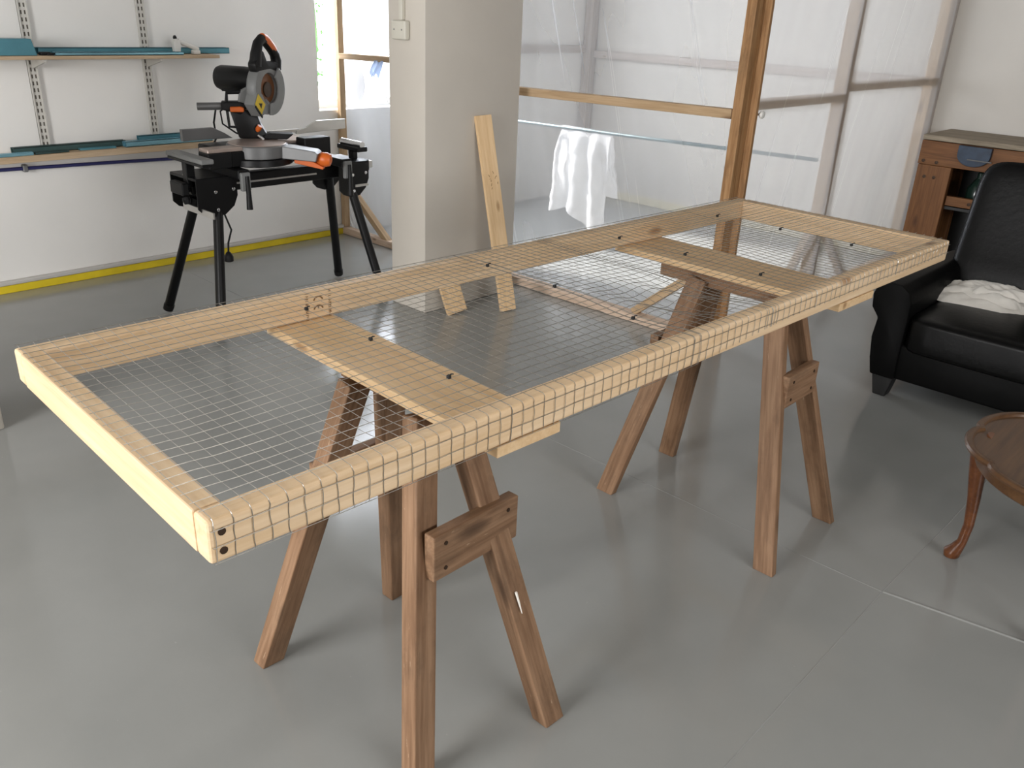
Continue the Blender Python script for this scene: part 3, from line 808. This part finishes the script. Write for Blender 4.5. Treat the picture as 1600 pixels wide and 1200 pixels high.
# right extension with roller
MB().span((2.68, 3.605, 0.655), (2.785, 3.645, 0.69), bev=0.004).build('extension_bar', ALU, ss)
MB().span((2.715, 3.59, 0.645), (2.752, 3.66, 0.70), bev=0.004).build('end_block', BLACK_PLASTIC, ss)
MB().span((2.66, 3.605, 0.69), (2.69, 3.645, 0.755), bev=0.003).build('support_post', BLACK, ss)
MB().span((2.645, 3.54, 0.750), (2.705, 3.72, 0.773), bev=0.004).build('roller_cradle', BLACK, ss)
MB().tube([(2.675, 3.545, 0.784), (2.675, 3.715, 0.784)], 0.016, 16).build('roller', CHROME, ss, smooth=True)

# ------------------------------------------------------------------ mitre saw
ms = thing('mitre_saw', 'black and orange sliding mitre saw with raised head on the stand', 'mitre saw', (2.14, 3.62, 0.745))
ex = V((math.cos(math.radians(-31)), math.sin(math.radians(-31)), 0)); ey = V((math.cos(math.radians(59)), math.sin(math.radians(59)), 0))
O = V((2.2, 3.66, 0.0))
def sp(x, y, z): return O + ex * x + ey * y + V((0, 0, z))
MB().span((1.93, 3.50, 0.746), (2.33, 3.80, 0.815), bev=0.006).build('base', BLACK, ms)
MB().span((1.82, 3.497, 0.748), (1.932, 3.585, 0.8155), bev=0.004).build('side_block', BLACK_PLASTIC, ms)
MB().span((1.822, 3.502, 0.8155), (1.99, 3.58, 0.832), bev=0.003).build('table_wing', ROSE_ALU, ms)
MB().span((2.20, 3.58, 0.8155), (2.40, 3.76, 0.830), bev=0.003).build('table_wing', ROSE_ALU, ms)
TC = V((2.105, 3.575, 0))
MB().lathe([(0.128, 0.775), (0.134, 0.779), (0.136, 0.828), (0.132, 0.833)], TC, (0, 0, 1), 40).build('turntable', GREY_METAL, ms, smooth=True)
MB().lathe([(0.150, 0.746), (0.155, 0.75), (0.150, 0.774)], TC, (0, 0, 1), 40).build('turntable_ring', BLACK, ms, smooth=True)
MB().lathe([(0.09, 0.8335), (0.129, 0.8338), (0.127, 0.836)], TC, (0, 0, 1), 40).build('turntable_insert', ROSE_ALU, ms)
ad = V((math.cos(math.radians(-47)), math.sin(math.radians(-47)), 0)); an = V((-ad.y, ad.x, 0))
MB().prism([(0.10, 0.775), (0.275, 0.765), (0.285, 0.80), (0.27, 0.812), (0.10, 0.832)], TC, ad, (0, 0, 1), an, -0.048, 0.048, bev=0.004).build('mitre_arm', GREY_METAL, ms)
kc = TC + ad * 0.275 + V((0, 0, 0.775))
MB().lathe([(0.010, -0.01), (0.022, 0.0), (0.031, 0.018), (0.033, 0.04), (0.026, 0.058), (0.010, 0.064)], kc, ad + V((0, 0, -0.1)), 18).build('lock_knob', ORANGE, ms, smooth=True)
MB().prism([(0.17, 0.752), (0.30, 0.728), (0.305, 0.738), (0.25, 0.765), (0.17, 0.768)], TC, ad, (0, 0, 1), an, -0.02, 0.02, bev=0.003).build('mitre_lever', ORANGE, ms)
# fences
MB().prism([(1.842, 0.833), (2.09, 0.833), (2.05, 0.858), (1.995, 0.885), (1.842, 0.885)], (0, 3.77, 0), (1, 0, 0), (0, 0, 1), (0, 1, 0), -0.01, 0.01, bev=0.002).build('fence', GREY_METAL, ms)
MB().prism([(2.22, 0.833), (2.46, 0.833), (2.46, 0.85), (2.22, 0.85)], (0, 3.78, 0), (1, 0, 0), (0, 0, 1), (0, 1, 0), -0.012, 0.012, bev=0.002).build('fence', ALU, ms)
MB().prism([(2.44, 0.826), (2.735, 0.836), (2.735, 0.884), (2.56, 0.884), (2.50, 0.855), (2.44, 0.842)], (0, 3.77, 0), (1, 0, 0), (0, 0, 1), (0, 1, 0), -0.008, 0.008, bev=0.002).build('sliding_fence', ALU, ms)
MB().span((2.31, 3.50, 0.765), (2.455, 3.575, 0.846), bev=0.004).build('side_block', BLACK_PLASTIC, ms)
# column, slide rod and knuckle
MB().prism([(-0.155, 0.985), (-0.03, 0.955), (-0.015, 0.90), (0.01, 0.855), (0.02, 0.836), (-0.115, 0.836), (-0.125, 0.87)], O, ex, (0, 0, 1), ey, -0.02, 0.07, bev=0.008).build('pivot_column', BLACK, ms, smooth=True)
MB().tube([sp(-0.29, 0.03, 0.972), sp(-0.10, 0.02, 0.978)], 0.017, 16).build('slide_rod', GREY_METAL, ms, smooth=True)
MB().span((0, 0, 0), (1, 1, 1)) if False else None
MB().prism([(-0.185, 0.965), (-0.10, 0.945), (-0.06, 0.985), (-0.10, 1.0), (-0.185, 0.998)], O, ex, (0, 0, 1), ey, -0.03, 0.05, bev=0.006).build('rod_clamp', BLACK_PLASTIC, ms)
MB().prism([(-0.145, 0.958), (-0.085, 0.958), (-0.082, 0.975), (-0.095, 0.982), (-0.145, 0.98)], O, ex, (0, 0, 1), ey, -0.055, -0.028, bev=0.005).build('bevel_lever', ORANGE, ms)
MB().prism([(-0.10, 1.045), (-0.06, 1.07), (-0.02, 1.08), (0.005, 1.03), (0.04, 0.985), (0.03, 0.965), (-0.09, 0.962), (-0.11, 1.0)], O, ex, (0, 0, 1), ey, -0.02, 0.04, bev=0.008).build('knuckle', GREY_PAINT, ms)
MB().tube([sp(-0.08, -0.01, 1.042), sp(-0.155, -0.01, 1.038), sp(-0.160, -0.01, 0.99)], 0.009, 8).build('carry_loop', BLACK_PLASTIC, ms)
MB().tube([sp(-0.16, -0.01, 0.97), sp(-0.155, -0.02, 0.89), sp(-0.09, -0.01, 0.885)], 0.007, 8).build('depth_stop', BLACK_PLASTIC, ms)
MB().lathe([(0.007, 0), (0.013, 0.01), (0.012, 0.03)], sp(-0.035, -0.03, 0.872), (0.3, -0.5, 0.8), 12).build('stop_knob', ORANGE, ms, smooth=True)
MB().prism([(0.0, 0.838), (0.10, 0.838), (0.13, 0.862), (0.02, 0.866), (-0.01, 0.85)], O, ex, (0, 0, 1), ey, -0.05, 0.02, bev=0.004).build('dust_scoop', BLACK_PLASTIC, ms)
MB().tube([sp(-0.03, -0.06, 0.858), sp(-0.005, -0.075, 0.840)], 0.006, 8).build('laser_guard', CHROME, ms)
# head: motor, blade guard, blade, handle
dn = (ex * 0.845 - ey * 0.535).normalized()          # axis of the blade, from motor to the open face of the guard
dt = V((-dn.y, dn.x, 0))                            # along the blade, away from the user
if dt.dot(ex) < 0: dt = -dt
hc = sp(0.016, 0.0, 1.058)
HT = V((0, 0, 1))
MB().lathe([(0.035, -0.245), (0.050, -0.240), (0.056, -0.222), (0.056, -0.10), (0.052, -0.06), (0.052, -0.03)], hc + V((0, 0, 0.034)), dn, 28).build('motor', BLACK, ms, smooth=True)
MB().box(hc - dn * 0.15 + V((0, 0, -0.012)), (0.14, 0.06, 0.022), rz=math.atan2(dn.y, dn.x), bev=0.006).build('motor_foot', BLACK_PLASTIC, ms)
g = MB().lathe([(0.05, -0.032), (0.107, -0.030), (0.114, -0.022), (0.114, 0.012), (0.108, 0.02), (0.070, 0.022), (0.068, 0.004), (0.03, 0.002)], hc, dn, 44)
g.build('blade_guard', GREY_PAINT, ms, smooth=True)
MB().lathe([(0.02, 0.003), (0.066, 0.0045), (0.066, 0.0065), (0.02, 0.008)], hc, dn, 36).build('blade', BROWN, ms, smooth=True)
MB().lathe([(0.034, 0.008), (0.033, 0.014), (0.012, 0.017)], hc + V((0, 0, -0.004)), dn, 20).build('arbor_hub', DARK_BROWN, ms, smooth=True)
lg = []
for k in range(15):
    a = math.radians(-100 + 150 * k / 14); lg.append((0.116 * math.cos(a), 0.116 * math.sin(a)))
for k in range(15):
    a = math.radians(50 - 150 * k / 14); lg.append((0.062 * math.cos(a), 0.062 * math.sin(a)))
MB().prism(lg, hc, dt, HT, dn, 0.0225, 0.034, bev=0.003).build('lower_guard', GREY_PAINT, ms)
MB().prism([(-0.135, -0.06), (-0.085, -0.115), (-0.02, -0.10), (-0.06, -0.02), (-0.105, -0.01)], hc, dt, HT, dn, -0.03, 0.0224, bev=0.002).build('label_plate', GREY_PAINT, ms)
MB().prism([(-0.128, -0.058), (-0.082, -0.108), (-0.045, -0.065), (-0.098, -0.015)], hc, dt, HT, dn, 0.0226, 0.0236).build('warning_label', LABEL_YELLOW, ms)
MB().prism([(-0.133, -0.070), (-0.083, -0.122), (-0.078, -0.114), (-0.128, -0.063)], hc, dt, HT, dn, 0.0237, 0.028).build('label_strip', BLACK_PLASTIC, ms)
MB().prism([(-0.10, -0.055), (-0.082, -0.08), (-0.07, -0.058)], hc, dt, HT, dn, 0.0237, 0.0243).build('label_mark', DARK_INK, ms)
hb = MB().prism([(-0.09, 0.075), (0.02, 0.078), (0.11, 0.06), (0.115, 0.10), (0.07, 0.115), (0.0, 0.12), (-0.025, 0.165), (-0.058, 0.155), (-0.10, 0.11)], hc, dt, HT, dn, -0.022, 0.0215, bev=0.008)
hb.build('handle_base', BLACK_PLASTIC, ms, smooth=True)
hp = [(-0.070, 0.10), (-0.056, 0.15), (-0.034, 0.195), (-0.006, 0.212), (0.02, 0.205), (0.065, 0.172), (0.097, 0.145), (0.108, 0.118), (0.098, 0.08)]
MB().tube([hc + dt * x + HT * z for x, z in hp], [0.027, 0.025, 0.022, 0.021, 0.021, 0.021, 0.023, 0.025, 0.027], 14).build('handle', BLACK_PLASTIC, ms, smooth=True)
MB().tube([hc + dt * x + HT * z for x, z in ((0.0, 0.216), (0.022, 0.209), (0.062, 0.180), (0.085, 0.161))], [0.0215, 0.0235, 0.0235, 0.022], 14).build('grip', ORANGE, ms, smooth=True)
# cord
MB().tube([sp(-0.16, 0.02, 0.99), sp(-0.21, 0.03, 0.965), sp(-0.225, 0.04, 0.90), sp(-0.22, 0.05, 0.83), V((2.0, 3.83, 0.76)), V((2.0, 3.73, 0.60)), V((1.987, 3.72, 0.50)), V((2.006, 3.70, 0.42)), V((1.984, 3.70, 0.36)), V((1.980, 3.70, 0.315))], 0.0045, 8).build('power_cord', BLACK_PLASTIC, ms, smooth=True)
MB().tube([sp(-0.15, 0.01, 0.985), sp(-0.19, 0.0, 0.955), sp(-0.185, 0.0, 0.90), sp(-0.13, 0.0, 0.86), sp(-0.09, 0.0, 0.845)], 0.004, 8).build('power_cord', BLACK_PLASTIC, ms, smooth=True)
MB().lathe([(0.006, 0.0), (0.012, -0.006), (0.022, -0.026), (0.022, -0.046), (0.012, -0.050)], (1.98, 3.70, 0.318), (0, 0, 1), 14).build('plug', BLACK_PLASTIC, ms, smooth=True)

# ------------------------------------------------------------------ armchair
ac = thing('armchair', 'low black leather armchair beside the right end of the frame', 'armchair', (3.85, 0.78, 0))
def pillow(c, s, e=0.35, nu=28, nv=16, rot=None):
    b = MB(); c = V(c)
    def sg(t, k): return math.copysign(abs(t) ** k, t)
    def fn(u, v):
        a = -PI + 2 * PI * u; p = -PI / 2 + PI * v
        q = V((s[0] / 2 * sg(math.cos(p), e) * sg(math.cos(a), e), s[1] / 2 * sg(math.cos(p), e) * sg(math.sin(a), e), s[2] / 2 * sg(math.sin(p), e)))
        return c + (rot @ q if rot is not None else q)
    b.grid(fn, nu, nv); return b
CY0, CY1 = 0.50, 1.045
MB().span((3.505, CY0 - 0.02, 0.09), (4.30, CY1 + 0.02, 0.245), bev=0.012, seg=3).build('base', LEATHER_MATT, ac, smooth=True)
pillow((3.80, (CY0 + CY1) / 2, 0.295), (0.64, CY1 - CY0 + 0.01, 0.16), 0.22, 48, 24).build('seat_cushion', LEATHER, ac, smooth=True)
def arm(yin, sgn, nm):
    prof = [(0.0, 0.09), (0.10, 0.09), (0.115, 0.16), (0.126, 0.25), (0.118, 0.335), (0.150, 0.375), (0.156, 0.43), (0.145, 0.47), (0.11, 0.492), (0.05, 0.49), (0.015, 0.465), (0.0, 0.42), (-0.002, 0.34), (0.0, 0.2)]
    b = MB().prism([(yin + sgn * a, z) for a, z in prof], (0, 0, 0), (0, 1, 0), (0, 0, 1), (1, 0, 0), 3.49, 4.30, bev=0.008)
    return b.build('arm', LEATHER_MATT, ac, smooth=True)
arm(1.045, 1, 'arm'); arm(0.50, -1, 'arm')
R_ = Matrix.Rotation(math.radians(16), 3, 'Y')
bc = V((4.02, 0.785, 0.14)) + (R_ @ V((0, 0, 1))) * 0.52 + (R_ @ V((1, 0, 0))) * 0.065
pillow(bc, (0.16, 0.645, 0.60), 0.27, 64, 40, R_).build('backrest', LEATHER, ac, smooth=True)
bez = R_ @ V((0, 0, 1)); bnx = R_ @ V((1, 0, 0))
def edge(a):
    e = 0.27; sgp = lambda t: math.copysign(abs(t) ** e, t)
    return bc + R_ @ V((-0.055, 0.3225 * sgp(math.cos(a)) * 0.985, 0.30 * sgp(math.sin(a)) * 0.985))
pp = [edge(math.radians(-50 + 8 * k)) for k in range(20)]
MB().tube(pp, 0.0045, 8).build('piping', LEATHER_MATT, ac, smooth=True)
for (x, y) in ((3.54, 1.095), (3.54, 0.45), (4.22, 1.095), (4.22, 0.45)):
    MB().prism([(-0.046, 0.092), (0.046, 0.092), (0.026, 0.0), (-0.026, 0.0)], (x, y, 0), (0, 1, 0), (0, 0, 1), (1, 0, 0), -0.03, 0.03, bev=0.004).build('foot', BLACK_WOOD, ac)

# crumpled cloth on the seat
def cloth_pile():
    b = MB()
    for layer, (cx, cy, rx, ry, z0, h, ang) in enumerate(((3.94, 0.935, 0.115, 0.215, 0.372, 0.036, 0.10), (3.965, 0.91, 0.10, 0.185, 0.392, 0.036, -0.05), (3.985, 0.87, 0.085, 0.15, 0.412, 0.030, 0.18))):
        def fn(u, v, L=layer):
            a = 2 * PI * u; rad = min(1.0, v * 1.0)
            e = 0.62
            ca = math.copysign(abs(math.cos(a)) ** e, math.cos(a)); sa = math.copysign(abs(math.sin(a)) ** e, math.sin(a))
            wob = 1 + 0.16 * noise.noise(V((math.cos(a) * 2.2, math.sin(a) * 2.2, L * 3.0))) + 0.05 * noise.noise(V((math.cos(a) * 7, math.sin(a) * 7, L)))
            x = rx * wob * rad * ca; y = ry * wob * rad * sa
            ridge = 0.020 * (0.5 - abs(noise.noise(V((x * 14 + y * 11, y * 4 - x * 4, L * 4.0 + 1.5))))) + 0.012 * (0.4 - abs(noise.noise(V((x * 30 - y * 12, y * 16, L + 8.0)))))
            edge_ = (1 - rad ** 7)
            z = z0 + (h * (1 - rad ** 6) + (ridge - 0.006) * edge_)
            X = cx + x * math.cos(ang) - y * math.sin(ang); Y = cy + x * math.sin(ang) + y * math.cos(ang)
            return V((X, Y, max(z, 0.3715)))
        b.grid(fn, 110, 34)
    return b
tag(cloth_pile().build('folded_cloth', CLOTH, smooth=True, fixn=False), 'crumpled cream cloth lying on the black armchair seat', 'cloth')

# ------------------------------------------------------------------ coffee table
CTX, CTY, CTZ = 2.505, 0.185, 0.413
ct = thing('coffee_table', 'round mahogany coffee table with scalloped rim and cabriole legs', 'table', (CTX, CTY, 0))
def rim(a): 
    k = (a / (2 * PI) * 8) % 1.0
    return 0.317 + 0.013 * (1 - abs(2 * k - 1) ** 2) - 0.006 * math.exp(-((k - 0.5) / 0.5) ** 2 * 0 - (min(k, 1 - k) / 0.06) ** 2)
def ringmesh(profile, n=128):
    b = MB()
    def fn(u, v):
        a = 2 * PI * u; i = v * (len(profile) - 1); i0 = min(int(i + 1e-6), len(profile) - 2); t = i - i0
        dr = profile[i0][0] * (1 - t) + profile[i0 + 1][0] * t; z = profile[i0][1] * (1 - t) + profile[i0 + 1][1] * t
        r = rim(a) + dr if dr > -0.2 else 0.0001
        return V((CTX + r * math.cos(a), CTY + r * math.sin(a), CTZ + z))
    return b.grid(fn, n, len(profile) - 1)
ringmesh([(-0.25, -0.004), (-0.03, -0.004), (-0.024, -0.004), (-0.020, 0.003), (-0.012, 0.006), (-0.004, 0.004), (0.0, -0.003), (-0.003, -0.010), (-0.012, -0.013), (-0.25, -0.013)]).build('tabletop', TABLE_WOOD, ct, smooth=True)
MB().lathe([(0.288, -0.058), (0.292, -0.054), (0.294, -0.014), (0.288, -0.013)], (CTX, CTY, CTZ), (0, 0, 1), 64).build('apron', TABLE_WOOD, ct, smooth=True)
for ang in (95, 185, 275, 5):
    a = math.radians(ang); d = V((math.cos(a), math.sin(a), 0)); c = V((CTX, CTY, 0))
    path = [(0.252, 0.405, 0.026), (0.266, 0.37, 0.030), (0.276, 0.335, 0.028), (0.272, 0.28, 0.022), (0.262, 0.20, 0.017), (0.256, 0.12, 0.014), (0.26, 0.06, 0.0135), (0.27, 0.03, 0.019), (0.278, 0.014, 0.024), (0.278, 0.002, 0.020)]
    MB().tube([c + d * r + V((0, 0, z)) for r, z, _ in path], [w_ for _, _, w_ in path], 14).build('leg', TABLE_LEG, ct, smooth=True)

# ------------------------------------------------------------------ workbench
wb = thing('workbench', 'old orange-brown wooden workbench with dusty top behind the armchair', 'workbench', (5.62, 1.0, 0))
BX0, BX1, BY0, BY1 = 5.41, 5.87, -0.35, 1.775
plank('bench_top', (5.64, BY0, 0.858), (5.64, BY1, 0.858), 0.47, 0.03, (1, 0, 0), BENCH_TOP, wb, 0.006)
plank('front_apron', (BX0 + 0.015, BY0, 0.772), (BX0 + 0.015, BY1, 0.772), 0.135, 0.03, (0, 0, 1), BENCH_WOOD, wb, 0.003)
plank('side_apron', (BX0 + 0.04, BY1 - 0.012, 0.772), (BX1, BY1 - 0.012, 0.772), 0.135, 0.022, (0, 0, 1), BENCH_WOOD, wb, 0.003)
for yy in (BY1 - 0.10, BY0 + 0.10):
    plank('front_leg', (BX0 + 0.02, yy, 0.0), (BX0 + 0.02, yy, 0.703), 0.19, 0.04, (0, 1, 0), BENCH_WOOD, wb, 0.004)
    plank('rear_leg', (BX1 - 0.05, yy, 0.0), (BX1 - 0.05, yy, 0.84), 0.09, 0.05, (0, 1, 0), BENCH_WOOD, wb, 0.004)
plank('middle_rail', (BX0 + 0.03, BY0 + 0.2, 0.515), (BX0 + 0.03, BY1 - 0.2, 0.515), 0.055, 0.03, (0, 0, 1), BENCH_WOOD, wb, 0.003)
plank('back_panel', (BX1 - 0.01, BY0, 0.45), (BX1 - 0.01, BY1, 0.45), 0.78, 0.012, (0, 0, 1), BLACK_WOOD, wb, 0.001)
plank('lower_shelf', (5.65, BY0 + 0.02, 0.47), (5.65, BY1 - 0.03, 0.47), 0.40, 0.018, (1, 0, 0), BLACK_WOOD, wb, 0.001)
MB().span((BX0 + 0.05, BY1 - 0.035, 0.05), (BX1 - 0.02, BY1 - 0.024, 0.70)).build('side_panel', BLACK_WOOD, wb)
vp = [(1.385, 0.85), (1.562, 0.85)] + [(1.4735 + 0.0885 * math.cos(a), 0.80 - 0.062 * math.sin(a)) for a in [PI * k / 12 * 1.0 for k in range(0, 13)]]
MB().prism(vp, (BX0 - 0.002, 0, -0.012), (0, 1, 0), (0, 0, 1), (-1, 0, 0), 0.0, 0.025, bev=0.003).build('vice_jaw', VICE_BLUE, wb)
MB().tube([(BX0 - 0.034, 1.37, 0.765), (BX0 - 0.034, 1.50, 0.765)], 0.004, 8).build('vice_handle', GREY_METAL, wb)
for yy, zz in ((1.745, 0.725), (1.67, 0.722), (1.72, 0.635), (1.665, 0.636), (1.30, 0.75), (1.36, 0.75), (1.44, 0.515)):
    MB().lathe([(0.010, 0), (0.010, 0.002), (0.004, 0.003)], (BX0 - (0.0002 if zz > 0.68 else -0.0005), yy, zz), (-1, 0, 0), 10).build('bolt', SCREW, wb)
bt = MB().lathe([(0.055, 0.0), (0.06, 0.01), (0.058, 0.10), (0.03, 0.145), (0.018, 0.16), (0.018, 0.19), (0.012, 0.195)], (5.62, 1.47, 0.4795), (0, 0, 1), 20)
tag(bt.build('bottle', GLASS_GREEN, smooth=True), 'dark green bottle on the shelf inside the workbench', 'bottle')

# ------------------------------------------------------------------ behind the polythene: pole with sheet, other bits
tag(MB().tube([(4.47, 4.715, 0.727), (4.475, 4.2, 0.730), (4.485, 3.2, 0.745), (4.495, 1.985, 0.772)], 0.011, 10).build('drying_pole', POLE, smooth=True), 'grey-green pole slung across the room behind the polythene', 'pole')
def sheet():
    b = MB()
    def fn(u, v):
        # u across (along the pole), v from front hem over the pole to back hem
        y = 3.36 + u * 0.40
        pz = 0.7425
        if v < 0.58:
            t = 1 - v / 0.58; side = -1
        else:
            t = (v - 0.58) / 0.42; side = 1
        ln = 0.60 + 0.06 * math.sin(u * 5 + 1) + 0.03 * noise.noise(V((u * 4, 3, 0))) if side < 0 else 0.42 + 0.06 * noise.noise(V((u * 3, 9, 0)))
        drop_ = t * ln
        spread = 1 + 0.10 * t
        fold = (0.020 * math.sin(u * 17 + 2.0 * t) + 0.016 * noise.noise(V((u * 6, t * 2.0, side))) + 0.022 * (0.3 - abs(noise.noise(V((u * 4 + t * 3, t * 5 - u * 2, side + 4)))))) * min(1, t * 3)
        y = 3.56 + (y - 3.56) * (spread) + 0.04 * t * (1 if side < 0 else -1) + 0.022 * noise.noise(V((t * 5, u * 3, 7))) - 0.03 * t * (1 - u) * (1 if side < 0 else 0)
        x = 4.483 + side * (0.016 * min(1, t * 8) + 0.018 * t) + fold
        z = pz + 0.013 - drop_ - 0.01 * (1 - min(1, t * 8)) * 0
        return V((x, y, z))
    b.grid(fn, 48, 60)
    return b
tag(sheet().build('hanging_sheet', SHEET_THIN, smooth=True, fixn=False), 'bright white sheet draped over the pole behind the polythene', 'sheet')
ov = MB().lathe([(0.0, -0.012), (0.06, -0.012), (0.083, -0.004), (0.085, 0.004), (0.06, 0.010), (0.0, 0.008)], (3.555, 4.80, 0.94), (-0.45, -1, 0), 28)
for p in ov.v: p.z = 0.94 + (p.z - 0.94) * 1.62
tag(ov.build('oval_tray', SHEET, smooth=True), 'pale oval tray standing on the sill of the bright window', 'tray')
cl = MB()
cl.grid(lambda u, v: V((3.363 - 0.006 * math.sin(u * 9 + v * 3) - 0.004, 4.31 - 0.09 * u + 0.05 * v, 1.125 - 0.10 * v * (0.75 + 0.3 * math.sin(u * 9) ** 2) + 0.002 * u)), 16, 10)
tag(cl.build('pegged_rag', PEG_BLUE, smooth=True, fixn=False), 'grey-blue rag hanging from the rail just left of the column', 'rag')

# leaves of a climbing shrub outside the window
sh = thing('climbing_shrub', 'green leafy climber seen outside the bright window', 'shrub', (3.6, 5.35, 0))
st = MB().tube([(3.66, 5.36, 0.0), (3.62, 5.34, 0.7), (3.68, 5.36, 1.2), (3.63, 5.35, 1.9)], 0.008, 8)
st.build('stem', LEAF, sh)
lf = MB(); rr = random.Random(11)
for k in range(46):
    c = V((3.655 + rr.gauss(0, 0.035), 5.35 + rr.uniform(-0.03, 0.03), rr.choice((rr.uniform(1.05, 1.6), rr.uniform(0.9, 1.0), rr.uniform(1.3, 1.5)))))
    a = rr.uniform(0, 2 * PI); t = V((math.cos(a), 0.3 * math.sin(a), math.sin(a))) * rr.uniform(0.012, 0.022); s = V((-t.z, 0.2 * t.x, t.x)) * 0.5
    lf.add([c - t, c + s, c + t, c - s], [[0, 1, 2, 3]])
lo = lf.build('leaves', LEAF, sh, fixn=False); lo['kind'] = 'stuff'
